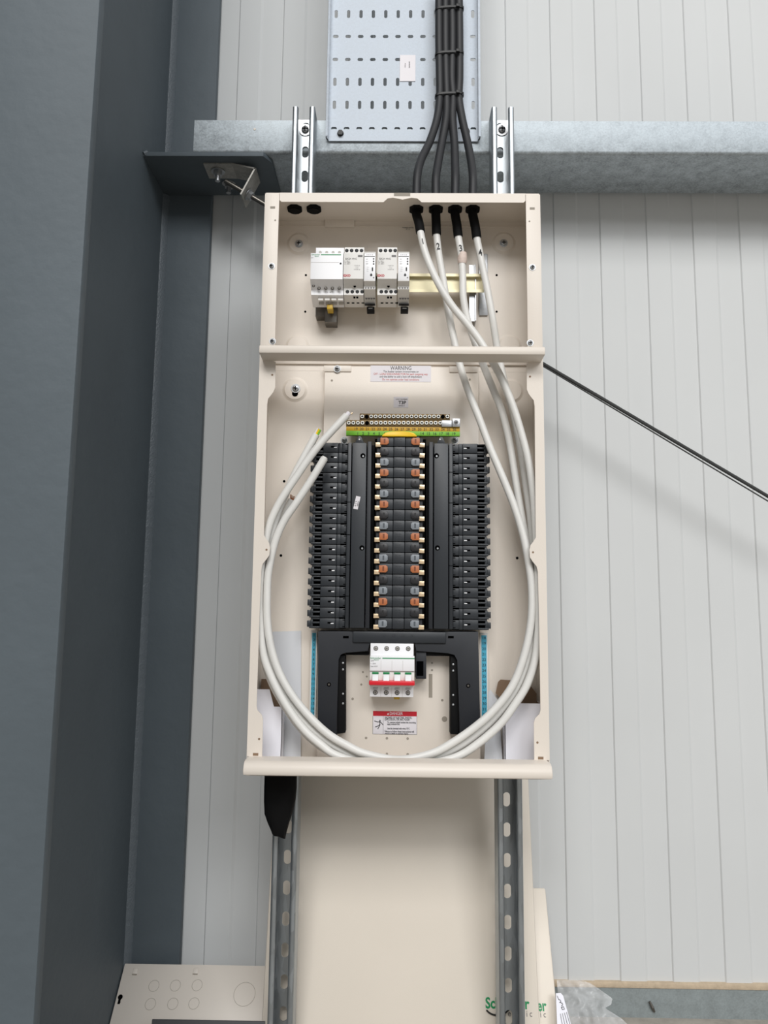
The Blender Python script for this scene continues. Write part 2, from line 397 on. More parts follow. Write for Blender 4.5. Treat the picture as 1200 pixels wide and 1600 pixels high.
# ------------------------------------------------------------------ strut channels
def make_strut(x0, x1, zt, label):
    cx = (x0+x1)/2; g = thing('strut_channel', label, 'strut', (cx, .111, ZF), 'vertical strut channels carrying the enclosure')
    yf, yb, th = .0905, .1308, .0022; lip = .0098; ret = .0075
    m1 = MB()
    for s in (-1, 1):
        xo = x0 if s < 0 else x1
        o = lambda a: xo-s*a
        pr = [(o(0), yb), (o(0), yf+.003), (o(.001), yf+.0008), (o(.003), yf), (o(lip-.003), yf), (o(lip-.0008), yf+.0012), (o(lip), yf+.003), (o(lip), yf+ret),
              (o(lip-th), yf+ret), (o(lip-th), yf+.0035), (o(lip-.0035), yf+th), (o(.0035), yf+th), (o(th), yf+.0036), (o(th), yb)]
        m1.prism(pr, 'z', ZF, zt)
    m1.build('side_wall', M['strut'], g, angle=1.0)
    m2 = MB(); z = Z(795, 277.5, yb); zc = []
    pit = SLOT
    while z < zt-pit*.4: z += pit
    z0_ = z
    edges = []
    zz = z0_
    top = zt; first = True
    while zz > ZF+pit*.5:
        lo = zz-pit/2
        if first and zz+pit/2 > zt: hi = zt
        else: hi = zz+pit/2
        if hi-zz > .014:
            m2.cell(x0+.001, x1-.001, lo, hi, yb-.0022, (cx, zz, .0115, .0225))
        else:
            m2.cell(x0+.001, x1-.001, lo, hi, yb-.0022)
        first = False; zz -= pit
    m2.cell(x0+.001, x1-.001, ZF, zz+pit/2, yb-.0022)
    m2.build('slotted_back', M['strut'], g, smooth=False, solid=.0022)
    return g, cx
ub = .1308
zsl = [Z(795, v, ub) for v in (240.5, 277.5)]
zlo = [Z(795, v, ub) for v in (1247, 1294, 1341.5, 1390.5, 1439.5, 1489, 1539)]
SLOT = (zlo[0]-zlo[-1])/6
nn = round((zsl[1]-zlo[0])/SLOT); SLOT = (zsl[1]-zlo[-1])/(nn+6)
sl, cxl = make_strut(-.1878, -.1480, .8988, 'slotted galvanised strut with the black bag hanging in front of it')
sr, cxr = make_strut(.1685, .2083, .8988, 'slotted galvanised strut crossing the printed cover, right of the cable tray')
for g, cx, v in ((sl, X(477, 204, .127), 204), (sr, X(784, 203, .127), 203)):
    c = Vector((cx, .1286, Z(600, v, .1286))); m1 = MB().cyl(c, (0, -1, 0), .0115, .0018, 28)
    ws = m1.build('washer', M['zinc'], g)
    h = MB().lathe(c+Vector((0, -.0018, 0)), (0, -1, 0), [(.0068, 0), (.0064, .003), (.004, .0045), (.0, .005)], 20)
    h.mi = 1; h.box(c.x-.0008, c.x+.0008, c.y-.0075, c.y-.0058, c.z-.005, c.z+.005).box(c.x-.005, c.x+.005, c.y-.0075, c.y-.0058, c.z-.0008, c.z+.0008)
    h.build('screw', [M['zinc'], M['hole']], g)

# ------------------------------------------------------------------ enclosure
XL, XR, ZT, ZB, YB = -.2158, .2342, .681, -.2145, .0885
XC = (XL+XR)/2; TH = .0015; ZP = -.2405
def mir(p): return [(2*XC-x, z) for x, z in p]
def phil(mb, c, r=.0052, y=-1):
    # pan head cross screw facing the room
    mb.mi = 0; mb.lathe(Vector(c), (0, y, 0), [(r*1.35, 0), (r*1.35, .0008), (r, .0008), (r*.95, .0022), (r*.5, .0034), (0, .0037)], 18)
    mb.mi = 1; mb.box(c[0]-r*.62, c[0]+r*.62, c[1]-.0040, c[1]-.0028, c[2]-r*.13, c[2]+r*.13).box(c[0]-r*.13, c[0]+r*.13, c[1]-.0040, c[1]-.0028, c[2]-r*.62, c[2]+r*.62); mb.mi = 0
def screw(parent, c, r=.0052, name='screw'):
    mb = MB(); phil(mb, c, r); return mb.build(name, [M['zinc'], M['hole']], parent)
ext = thing('extension_enclosure', 'upper beige metal enclosure with contactors on a rail, above the cross rail', 'enclosure', (XC, .04, .408))
ZM = .408
def dimple(mb, c, r=.021, d=.003, inward=1):
    mb.lathe(Vector(c), (0, -1, 0), [(r, 0), (r*.93, d*.15), (r*.78, d), (r*.70, d), (r*.62, d), (0.0, d)], 32)
mb = MB(); mb.box(XL, XR, YB, YB+TH, ZM, ZT)
for u, v in ((467, 381), (787, 380)): dimple(mb, U(u, v, YB))
for u, v in ((465, 541), (796, 541)): dimple(mb, U(u, v, YB))
for u, v in ((478, 430), (477, 487), (776, 430), (776, 487)):
    mb.mi = 1; mb.cyl(U(u, v, YB), (0, -1, 0), .0019, .0004, 14); mb.mi = 0
mb.box(X(508, 350, YB), X(554, 350, YB), YB-.005, YB, Z(530, 356, YB), Z(530, 345, YB), .0008)
mb.box(XL, XR, YB-.0015, YB, ZT-.012, ZT-.0105)
mb.build('back_panel', [M['beige'], M['hole']], ext)
for u, v in ((467, 381), (787, 380)): screw(ext, U(u, v, YB-.003)+Vector((0, -.0002, 0)), .0052)
xf = X(436.5, 308, 0)  # inner edge of the upper stile
mb = MB(); mb.box(XL, XR, 0, YB, ZT-TH, ZT); zl = Z(620, 316, 0)
# front lip of the top with the notch in the middle
a = [X(u, 312, 0) for u in (612, 617, 641, 646)]; zn0, zn1 = Z(620, 304.5, 0), Z(620, 311, 0)
xa, xb = X(603, 312, 0), X(655, 312, 0); zm = Z(620, 319, 0)
lipx0, lipx1 = xf+.0006, 2*XC-xf-.0006
mb.prism([(lipx0, ZT), (lipx0, zl+.003), (lipx0+.003, zl), (xa-.004, zl), (xa+.003, zl+.0065), (X(614, 312, 0), zl+.0078), (X(629, 312, 0), zl+.0045), (X(643, 312, 0), zl+.0078), (xb-.003, zl+.0065), (xb+.004, zl), (lipx1-.003, zl), (lipx1, zl+.003), (lipx1, ZT)], 'y', -.0004, .0012)
mb.mi = 1; mb.box(X(615.5, 307, 0), X(641, 307, 0), -.0007, -.0003, Z(620, 306.5, 0), Z(620, 301.5, 0)); mb.mi = 0
mb.build('top_panel', [M['beige'], M['kout']], ext)
for sgn in (-1, 1):
    e = (lambda p: p) if sgn < 0 else mir
    MB().prism(e([(XL, ZM), (XL+TH, ZM), (XL+TH, ZT), (XL, ZT)]), 'y', 0, YB).build('side_panel', M['beige'], ext)
    m1 = MB(); m1.prism(e([(XL, ZM), (xf, ZM), (xf, ZT-.0015), (XL+.001, ZT-.0015)]), 'y', -.0006, .001, .0004)
    m1.mi = 1; c = U(426, 324, -.001); pts = e([(c.x-.004, c.z-.0019), (c.x+.004, c.z-.0019), (c.x+.004, c.z+.0019), (c.x-.004, c.z+.0019)]); m1.prism(pts, 'y', -.0009, -.0005)
    c = U(430, 344, -.001); m1.cyl((e([(c.x, c.z)])[0][0], -.0005, c.z), (0, -1, 0), .0014, .0004, 12)
    m1.build('front_stile', [M['beige'], M['kout']], ext)
    c = U(424.5, 416, -.0006); screw(ext, (e([(c.x, 0)])[0][0], -.0006, c.z), .0040)
    c = U(426, 533.5, -.0006); screw(ext, (e([(c.x, 0)])[0][0], -.0006, c.z), .0040)
st = MB().box(X(629, 356, YB), X(646, 356, YB), YB-.0004, YB, Z(636, 361, YB), Z(636, 351, YB)).build('sticker', M['beige'], ext)
text('INGRESS RATED\nIP 3 A', .0028, U(637.5, 357, YB-.0008), M['ink'], st)

db = thing('distribution_board_enclosure', 'large open beige metal enclosure holding the black busbar stack', 'enclosure', (XC, .04, ZB))
mb = MB(); mb.box(XL, XR, YB, YB+TH, ZP, ZM-.0002)
dimple(mb, U(461, 609, YB), .022); dimple(mb, U(798, 611, YB), .022)
for u, v in ((444, 752), (439, 868), (808, 872)):
    mb.mi = 1; mb.cyl(U(u, v, YB), (0, -1, 0), .0022, .0004, 14); mb.mi = 0
mb.box(XL+.004, XR-.004, YB-.004, YB, Z(600, 570.5, YB), Z(600, 566.0, YB)+.012, .0008)
mb.build('back_panel', [M['beige'], M['hole']], db)
c = U(461, 615, YB-.0032); MB().cyl(c, (0, -1, 0), .0052, .0003, 20).build('keyhole', M['hole'], db); screw(db, U(462, 607, YB-.0036), .0058)
PY = .077
mb = MB(); px0, px1 = X(506, 640, PY), X(748, 640, PY); zpt = Z(620, 573, PY); zpb = ZP+.001
mb.prism([(px0, zpb), (px1, zpb), (px1, zpt), (px0, zpt)], 'y', PY, YB, .0012)
for x0_, x1_ in ((506, 549), (702, 746)): mb.box(X(x0_, 575, PY), X(x1_, 575, PY), PY-.0022, PY, Z(600, 581.5, PY), zpt+.001, .001)
mb.mi = 1
for u, v, r_ in ((518.5, 594.5, .0018), (734, 593, .0018), (551, 1092, .002), (572, 1153, .002), (604.5, 1153.5, .002), (637, 1154, .002), (604.5, 1178, .002), (637, 1178.5, .002), (691, 1094, .002), (564.5, 1069.5, .0017), (567, 1050, .0015), (573, 1057, .0015), (675, 1036, .0015), (675, 1047, .0017)):
    mb.cyl(U(u, v, PY), (0, -1, 0), r_, .0004, 14)
mb.cyl(U(694.5, 1123.5, PY), (0, -1, 0), .0043, .0004, 20)
a, b = U(670, 1053, PY), U(675.5, 1090, PY); mb.box(a.x, b.x, PY-.0004, PY, b.z, a.z)
mb.build('mounting_pan', [M['beige'], M['kout']], db)
screw(db, U(527, 576.5, PY-.0022), .0046); screw(db, U(538, 688, PY), .0046); screw(db, U(711, 688, PY), .0046)
# stiles with the cut-away outline
pin = [(431, 566), (430, 606), (427, 613), (419, 623), (417.5, 632), (412.5, 836), (416, 842), (420.5, 848), (422, 856), (421, 867), (417, 873), (410.5, 881), (408.5, 889), (405.5, 960), (401, 1104), (402.5, 1110), (409, 1117), (411, 1124), (409.5, 1182)]
pin = [(X(u, v, 0), Z(u, v, 0)) for u, v in pin]
for sgn in (-1, 1):
    e = (lambda p: p) if sgn < 0 else mir
    MB().prism(e([(XL, ZP), (XL+TH, ZP), (XL+TH, ZM), (XL, ZM)]), 'y', 0, YB).build('side_panel', M['beige'], db)
    m1 = MB(); m1.prism(e([(XL, ZM)]+pin+[(XL, pin[-1][1])]), 'y', -.0006, .001)
    m1.mi = 1
    for u, v, r_ in ((425.5, 586, .0016), (416.5, 859, .0016), (405, 1154.5, .0017)):
        c = U(u, v, 0); m1.cyl((e([(c.x, 0)])[0][0], -.0005, c.z), (0, -1, 0), r_, .0004, 12)
    c = U(399.5, 1178.5, 0); pts = e([(c.x-.004, c.z-.0019), (c.x+.004, c.z-.0019), (c.x+.004, c.z+.0019), (c.x-.004, c.z+.0019)]); m1.prism(pts, 'y', -.0009, -.0005)
    m1.build('front_stile', [M['beige'], M['kraft']], db)
MB().box(XL, XR, 0, YB, ZP-TH, ZP).build('bottom_panel', M['beige'], db)
# cross rail (protrudes) and bottom rail with a rolled front
xm0, xm1 = X(405.5, 547, -.03), X(851, 547, -.03); zt_, zb_ = Z(620, 541, -.034), Z(620, 553, -.034)
zbk = Z(620, 565, 0)
MB().prism([(.001, zt_+.002), (-.030, zt_+.002), (-.0335, zt_), (-.0345, zt_-.003), (-.0345, zb_+.0035), (-.0335, zb_+.001), (-.031, zb_), (.001, zbk), ], 'x', xm0, xm1, .0012).build('cross_rail', M['beige'], db)
xb0, xb1 = X(381, 1203, -.035), X(862, 1203, -.035); R_ = .0125; ZP = -.2405
prf = [(.001, ZB+.0005), (-.030, ZB+.0005)]
for i in range(1, 9):
    a = math.pi/2*i/8; prf.append((-.030-R_*math.sin(a), ZB+.0005-R_*(1-math.cos(a))))
zlow = Z(620, 1214.5, -.04)
prf += [(-.0425, zlow+.003), (-.0415, zlow+.0008), (-.039, zlow), (.001, zlow)]
MB().prism(prf, 'x', xb0, xb1, .0015).build('bottom_rail', M['beige'], db, angle=.7)
# printed stickers
a, b = U(579, 571, PY-.0001), U(673.5, 597, PY-.0001)
wl = MB().box(a.x, b.x, PY-.0004, PY, b.z, a.z).build('warning_sticker', M['sticker'], db); wl['label'] = 'white WARNING sticker'
text('WARNING', .0098, U(626.5, 575.3, PY-.0006), M['ink'], wl, w=0.03553)
text('The busbar system incorporates an', .0050, U(626.5, 580.6, PY-.0006), M['ink'], wl, w=0.05956499999999999)
text('OFF - LOAD DISCONNECTOR for each outgoing way', .0050, U(626, 584.6, PY-.0006), M['redink'], wl, w=0.09143749999999999)
text('and the ability to add a lock off attachment', .0050, U(626, 588.7, PY-.0006), M['ink'], wl, w=0.07106)
text('Do not operate under load conditions', .0050, U(626, 593, PY-.0006), M['redink'], wl, w=0.061654999999999995)
a, b = U(615, 620, PY), U(638, 637, PY)
ts = MB().box(a.x, b.x, PY-.0004, PY, b.z, a.z).build('sticker', M['sticker'], db)
text('UNIT NUMBER', .0030, U(627.5, 624, PY-.0006), M['ink'], ts)
text('T3P', .0078, U(628.5, 629.3, PY-.0006), M['ink'], ts, bold=.0002)
text('SERIES A', .0028, U(627.5, 634, PY-.0006), M['ink'], ts)
a, b = U(583, 1111, PY), U(651, 1147.5, PY)
mb = MB(); mb.box(a.x, b.x, PY-.0004, PY, b.z, a.z, .0001); zr = Z(617, 1118.8, PY); mb.mi = 1; mb.box(a.x, b.x, PY-.0007, PY, zr, a.z)
mb.mi = 2; xs = X(598.8, 1130, PY); mb.box(xs-.0002, xs+.0002, PY-.0006, PY, b.z, zr)
mb.box(a.x-.0003, b.x+.0003, PY-.0003, PY, b.z-.0004, b.z); mb.box(a.x-.0004, a.x, PY-.0003, PY, b.z, zr); mb.box(b.x, b.x+.0004, PY-.0003, PY, b.z, zr)
def D(u, v): return U(578+u*80/1200, 1100+v*55/825, PY-.0006)
for pa in ([(232, 405), (235, 470), (237, 490)], [(105, 398), (180, 420), (240, 415), (312, 490)], [(237, 480), (180, 520), (122, 538)], [(240, 480), (215, 530), (187, 580)]):
    mb.tube([D(*p) for p in pa], .00055, 6)
mb.cyl(D(237, 388), (0, -1, 0), .001, .0003, 12)
mb.mi = 3
c = D(425, 228); mb.prism([(c.x-.0016, c.z-.0014), (c.x+.0016, c.z-.0014), (c.x, c.z+.0016)], 'y', PY-.0010, PY-.0007)
dl = mb.build('danger_sticker', [M['sticker'], M['dred'], M['ink'], M['sticker']], db); dl['label'] = 'white DANGER sticker with a red band and falling figure'
text('DANGER', .0068, D(615, 225)+Vector((0, -.0006, 0)), M['sticker'], dl, w=(D(770, 225)-D(465, 225)).length)
def dt(s, v, u=345, sz=.0037, u1=1000): text(s, sz, D(u, v), M['ink'], dl, align='LEFT', w=(D(u1, v)-D(u, v)).length, bold=.00008)
dt('HAZARD OF ELECTRIC SHOCK,', 318, sz=.0044, u1=985); dt('EXPLOSION, OR ARC FLASH', 365, sz=.0044, u1=930)
dt('To remove shield isolate the incoming', 430, 405, .0036, 1075); dt('supply conductors first.', 472, 405, .0036, 700); dt('Use this terminal with wires 75°C', 575, 405, .0036, 930)
dt('Failure to follow these instructions will', 643, 345, .0040, 1030); dt('result in death or serious injury.', 690, 345, .0040, 900)
# numbered blue strips
def bstrip(u0, u1, v0, v1, a0, a1, special):
    a, b = U(u0, v0, PY+.006), U(u1, v1, PY+.006); Y_ = PY-.001
    xa_, xb_ = X(u0, (v0+v1)/2, Y_), X(u1, (v0+v1)/2, Y_); za, zb2 = Z(600, v0, Y_), Z(600, v1, Y_)
    mb = MB(); mb.mi = 1; mb.box(xa_-.002, xb_+.002, Y_, YB, zb2-.004, za+.004); mb.mi = 0; mb.box(xa_, xb_, Y_-.0005, Y_, zb2, za)
    s = mb.build('number_strip', [M['blue'], M['offwhite']], db); s['label'] = 'blue strip printed with numbers %d to %d' % (a0, a1)
    n = a1-a0+1; stp = (za-zb2)/n
    for i in range(n): text(str(a0+i), .0062, ((xa_+xb_)/2, Y_-.0007, za-stp*(i+.5)), M['ink'], s)
bstrip(486.5, 492.5, 990, 1120, 1, 17, None)
bstrip(752.5, 760.5, 991, 1128, 18, 33, None)

# ------------------------------------------------------------------ glands and plugs
ZG = ZT-TH
def gland_at(u, v=329): p = UZ(u, v, ZG-.004); return Vector((p.x, p.y, ZG))
gl = []
c0g = gland_at(460.5, 328.5)
pg = thing('blanking_nut', 'black octagonal locknut closing the hole nearest the corner, inside the top', 'blanking plug', c0g, 'blanked cable entries in the top')
MB().cyl(c0g-Vector((0, 0, .0045)), (0, 0, 1), .0130, .0045, 8, rot=math.pi/8).build('nut', M['matt'], pg)
MB().cyl(c0g-Vector((0, 0, .0062)), (0, 0, 1), .0098, .0018, 24).build('plug_disc', M['matt'], pg)
d = gland_at(490.5, 328.5)-c0g; dup(pg, d, 'second black octagonal locknut from the corner, inside the top')
g0 = gland_at(650.5)
gd = thing('cable_gland', 'black locknut around cable 1, leftmost of the four gripping cables', 'cable gland', g0, 'cable glands in the top of the enclosure')
MB().cyl(g0-Vector((0, 0, .0048)), (0, 0, 1), .0126, .0048, 8, rot=math.pi/8).build('nut', M['matt'], gd)
MB().cyl(g0+Vector((0, 0, .0015)), (0, 0, 1), .0112, .005, 24, .0095).cyl(g0+Vector((0, 0, .0065)), (0, 0, 1), .0098, .006, 6).build('gland_body', M['matt'], gd)
gpos = [g0]
for u, n_, w_ in ((681, 2, 'cable 2, second from the left of the four'), (711, 3, 'cable 3, third of the four'), (738.5, 4, 'cable 4, nearest the right wall')):
    p = gland_at(u); gpos.append(p); dup(gd, p-g0, 'black locknut around %s' % w_)

# ------------------------------------------------------------------ the four cables
R1 = .0060
upx = [[(686, -30), (686, 60), (687, 120), (687, 152), (683, 185), (672, 220), (658, 250), (652, 275)],
       [(696, -30), (696, 60), (697, 120), (698, 152), (697, 185), (690, 225), (684, 258), (681, 280)],
       [(706, -30), (707, 60), (706, 120), (708, 152), (707, 185), (710, 225), (711, 258), (711.5, 280)],
       [(717, -30), (718, 60), (718, 120), (717, 152), (722, 185), (731, 225), (737, 258), (739, 280)]]
low = [
 # cable 1 : crosses over, outer front loop
 [(657, 363, .030), (663, 390, .026), (674, 420, .022), (690, 452, .018), (708, 480, .018), (729, 505, .018), (748, 530, .018), (764, 556, .018), (784, 592, .018), (802, 636, .018), (816, 682, .017), (826, 722, .016), (833, 770, .015), (837, 820, .014), (840, 880, .014), (842, 940, .014), (841, 985, .014), (836, 1030, .014), (823, 1070, .014), (805, 1100, .014), (781, 1132, .014), (748, 1161, .014), (715, 1182, .014), (670, 1194, .014), (622, 1199, .014), (570, 1194, .014), (525, 1180, .014), (502, 1164, .014), (478, 1143, .014), (457, 1117, .014), (436, 1083, .014), (421, 1051, .014), (411, 1020, .014), (406, 975, .014), (405, 930, .014), (408, 885, .014), (414, 850, .014), (421, 820, .014), (433, 792, .014), (448, 767, .014), (463, 745, .014), (480, 720, .014), (500, 694, .014), (520, 672, .014), (542, 649, .014)],
 # cable 2 : inner front loop
 [(682, 367, .046), (686, 400, .046), (693, 440, .046), (701, 490, .046), (711, 538, .044), (719, 572, .042), (732, 612, .040), (748, 652, .036), (766, 700, .032), (785, 745, .028), (803, 790, .024), (817, 835, .020), (826, 880, .016), (831, 925, .014), (829, 976, .014), (817, 1030, .014), (799, 1074, .014), (771, 1110, .014), (742, 1136, .014), (706, 1161, .014), (672, 1178, .014), (622, 1187, .014), (572, 1178, .014), (543, 1165, .014), (513, 1147, .014), (484, 1120, .014), (457, 1087, .014), (436, 1050, .014), (423, 1009, .014), (417.5, 965, .014), (418, 910, .014), (422, 880, .014), (427, 857, .014), (434, 835, .014), (445, 812, .014), (460, 790, .014), (476, 766, .014), (492, 741, .014), (507, 716, .014)],
 # cable 3 : back, middle
 [(716, 370, .046), (721, 402, .044), (723, 432, .044), (724, 465, .044), (731, 502, .046), (744, 540, .046), (757, 575, .046), (772, 612, .046), (785, 645, .046), (796, 690, .046), (804, 740, .044), (812, 790, .042), (821, 840, .038), (829, 890, .032), (833, 940, .0255), (832, 990, .0255), (822, 1040, .0255), (804, 1080, .0255), (780, 1112, .0255), (752, 1140, .0255), (715, 1167, .0255), (670, 1186, .0255), (622, 1195, .0255), (568, 1186, .0255), (535, 1172, .0255), (505, 1153, .0255), (475, 1126, .0255), (449, 1092, .0255), (430, 1055, .0255), (418, 1014, .0255), (413, 970, .0255), (412, 920, .0255), (416, 878, .0255), (424, 838, .0255), (434, 802, .0255), (447, 770, .0255), (460, 742, .0255), (476, 712, .0255), (494, 679, .0255)],
 # cable 4 : back, outer
 [(745, 372, .044), (753, 412, .044), (762, 455, .044), (770, 500, .046), (777, 545, .056), (789, 600, .058), (803, 650, .056), (813, 700, .054), (822, 760, .050), (829, 810, .044), (833, 860, .040), (838, 910, .036), (842, 960, .0365), (840, 1010, .0365), (832, 1052, .0365), (812, 1090, .0365), (786, 1122, .0365), (758, 1150, .0365), (722, 1174, .0365), (675, 1192, .0365), (622, 1195, .0365), (560, 1192, .0365), (520, 1177, .0365), (488, 1156, .0365), (462, 1128, .0365), (440, 1095, .0365), (422, 1060, .0365), (411, 1020, .0365), (406, 970, .0365), (406, 920, .0365), (411, 885, .0385), (425, 862, .042), (431, 842, .042), (439, 817, .042), (448, 796, .042), (456, 781, .042)]]
labs = ['black cable 1 entering the leftmost gland, its white core looping to the highest cut end',
        'black cable 2, its white core forming the inner loop that ends over the black bank',
        'black cable 3 with pink tape splice, its white core ending in green and yellow wires',
        'black cable 4 entering the rightmost gland, its white core ending in frayed copper']
for i in range(4):
    g = gpos[i]; root = thing('power_cable', labs[i], 'cable', g, 'power cables feeding the enclosure')
    ys = [.098]*4+[.092, .080, .062, g.y+.004]
    up_ = [U(u, v, y) for (u, v), y in zip(upx[i], ys)] + [g+Vector((0, 0, .016)), g+Vector((0, 0, .002))]
    MB().tube(spline(up_, 12), .0071, 16).build('outer_sheath', M['rubber'], root)
    w0 = U(*low[i][0]); dirv = (U(*low[i][1])-w0).normalized()
    st_ = spline([g+Vector((0, 0, .002)), g-Vector((0, 0, .010)), g.lerp(w0, .6)+Vector((0, 0, -.0)), w0], 8)
    MB().tube(st_, [.0078]*(len(st_)-2)+[.0078, .0076], 18).build('shroud', M['matt'], root)
    lp = [U(u, v, y) for u, v, y in low[i]]; path = spline([w0-dirv*.006]+lp, 8)
    core = MB().tube(path, R1, 16).build('inner_core', M['cable'], root)
    # hand written number on the white core
    k2 = spline(lp, 8); q = k2[5]; tdir = (k2[7]-k2[3]).normalized(); ang = math.atan2(tdir.x, -tdir.z)
    text(str(i+1), .0145 if i == 0 else .0165, q+Vector((0, -R1-.0006, -.001)), M['ink'], core, name='marker_number', rotz=ang, sx=.75, bold=.0002)
    if i == 2:
        q = U(722, 404, .044); m1 = MB(); m1.lathe(q-Vector((0, 0, .010)), (.05, 0, 1), [(.0066, 0), (.0078, .004), (.0082, .010), (.0076, .016), (.0066, .020)], 16)
        m1.build('tape_splice', mat('pink_tape', (214, 196, 186), .6, bump=.8, bscale=300), core)
    en = lp[-1]; td = (lp[-1]-lp[-2]).normalized(); side = td.cross(Vector((0, 1, 0))).normalized()
    if i == 0:
        m1 = MB(); m1.tube([en, en+td*.006], .0042, 12); m1.build('cut_end', M['sticker'], core)
        MB().tube([en+td*.002-side*.002, en+td*.009-side*.004], .0012, 8).build('wire', M['copper'], core)
    if i == 1: MB().tube([en, en+td*.002], .0048, 12).build('cut_end', M['offwhite'], core)
    if i == 2:
        for k_, mm in ((-1, 'green'), (0, 'yellow'), (1, 'offwhite')):
            MB().tube([en-td*.004+side*.0026*k_, en+td*.010+side*.0026*k_], .0016, 8).build('wire', M[mm], core)
    if i == 3:
        for k_ in range(7):
            a_ = (k_-3)*.0013; MB().tube([en+side*a_*.6, en+td*.007+side*a_*1.6+Vector((0, -.001*(k_ % 3), 0))], .0006, 6).build('wire', M['wirecu'], core)

# cable ties round the black bundle on the tray
def tie(vc, label):
    a, b = U(680, vc, .098), U(724, vc-2, .098); cx = (a.x+b.x)/2; hw = (b.x-a.x)/2; z = (a.z+b.z)/2
    g = thing('cable_tie', label, 'cable tie', (cx, .098, z), 'cable ties round the black cables')
    pts = []
    for i in range(25):
        t = 2*math.pi*i/24; cx_, sn = math.cos(t), math.sin(t)
        pts.append(Vector((cx+hw*(abs(cx_)**.5)*(1 if cx_ > 0 else -1), .098+.0088*(abs(sn)**.5)*(1 if sn > 0 else -1), z+.002*cx_)))
    m1 = MB(); rings = []
    for p in pts[:-1]:
        o = (p-Vector((cx, .098, z))); o.z = 0; o.normalize()
        rings.append([m1.bm.verts.new(p+o*q_+Vector((0, 0, h_))) for q_, h_ in ((-.0005, -.0018), (.0008, -.0018), (.0008, .0018), (-.0005, .0018))])
    for A, B in zip(rings, rings[1:]+rings[:1]):
        for k_ in range(4): m1.bm.faces.new([A[k_], A[(k_+1) % 4], B[(k_+1) % 4], B[k_]])
    m1.build('strap', M['black'], g)
    MB().box(cx+hw*.45, cx+hw*.45+.0065, .098-.0135, .098-.0085, z-.0028, z+.0028, .0006).build('head', M['black'], g)
for v_, l_ in ((17, 'black cable tie nearest the top of the picture round the four black cables'), (87, 'black cable tie in the middle of the three round the black cables'), (151, 'black cable tie just above where the four black cables fan out')): tie(v_, l_)

# ------------------------------------------------------------------ DIN rail and modular devices
RY = .056
rz0, rz1 = Z(700, 456.5, RY), Z(700, 427.5, RY); rh = rz1-rz0; rx0, rx1 = X(492, 440, RY), X(756, 440, RY)
rail = thing('mounting_rail', 'yellow zinc rail carrying the row of white modular devices', 'rail', ((rx0+rx1)/2, RY, rz0))
pr = [(RY, rz0), (RY, rz0+.005), (RY+.007, rz0+.005), (RY+.007, rz1-.005), (RY, rz1-.005), (RY, rz1), (RY+.001, rz1), (RY+.001, rz1-.004), (RY+.008, rz1-.004), (RY+.008, rz0+.004), (RY+.001, rz0+.004), (RY+.001, rz0)]
MB().prism(pr, 'x', rx0, rx1).build('rail_bar', M['brass'], rail, smooth=False)
m1 = MB(); ya = RY+.009
a, b = U(733, 414, ya), U(760, 498, ya)
m1.box(a.x, X(742, 450, ya), ya, ya+.0015, Z(735, 502, ya), a.z); m1.box(X(742, 450, ya), X(743.5, 450, ya), ya-.004, YB, Z(735, 502, ya), a.z)
m1.box(X(748, 450, YB), X(762, 450, YB), YB-.0035, YB-.001, Z(755, 494, YB), Z(755, 398, YB), .001)
m1.build('bracket', M['zinc'], rail)
m1 = MB(); m1.box(X(508, 480, ya), X(526.5, 480, ya), ya-.002, YB, Z(510, 504, ya), rz0, .0005); m1.box(X(493, 480, ya), X(508, 480, ya), ya+.002, YB, Z(500, 493, ya), rz0)
m1.build('bracket', M['steel'], rail)

def device(name, label, cat, u0, u1, prof, body, group=None, uy=415):
    """prof: (row, depth) pairs front outline from top to bottom; extruded along X."""
    Yn = min(y for _, y in prof); x0, x1 = X(u0, uy, Yn), X(u1, uy, Yn); um = (u0+u1)/2
    pts = [(y, Z(um, v, y)) for v, y in prof]
    g = thing(name, label, cat, ((x0+x1)/2, RY-.001, pts[-1][1]), group)
    pts = [(RY-.001, pts[0][1])]+pts+[(RY-.001, pts[-1][1]+.001)]
    MB().prism(pts, 'x', x0+.0002, x1-.0002, .0005).build('housing', body, g)
    return g, x0, x1, Yn
def dots(g, us, v, Y_, r, m='hole', name='terminal_screw', h=.0005, ring=None):
    for u in us:
        mb = MB(); c = U(u, v, Y_); mb.mi = 0; mb.cyl(c, (0, -1, 0), r, h, 18)
        if ring: mb.mi = 1; mb.lathe(c+Vector((0, -h, 0)), (0, -1, 0), [(r*.75, 0), (r*.6, .0004), (0, .0004)], 16); mb.mi = 0; mb.box(c.x-r*.5, c.x+r*.5, c.y-h-.0008, c.y-h-.0003, c.z-r*.1, c.z+r*.1)
        mb.build(name, [M[m], M[ring] if ring else M[m]], g)
YN = .002; YS = .024
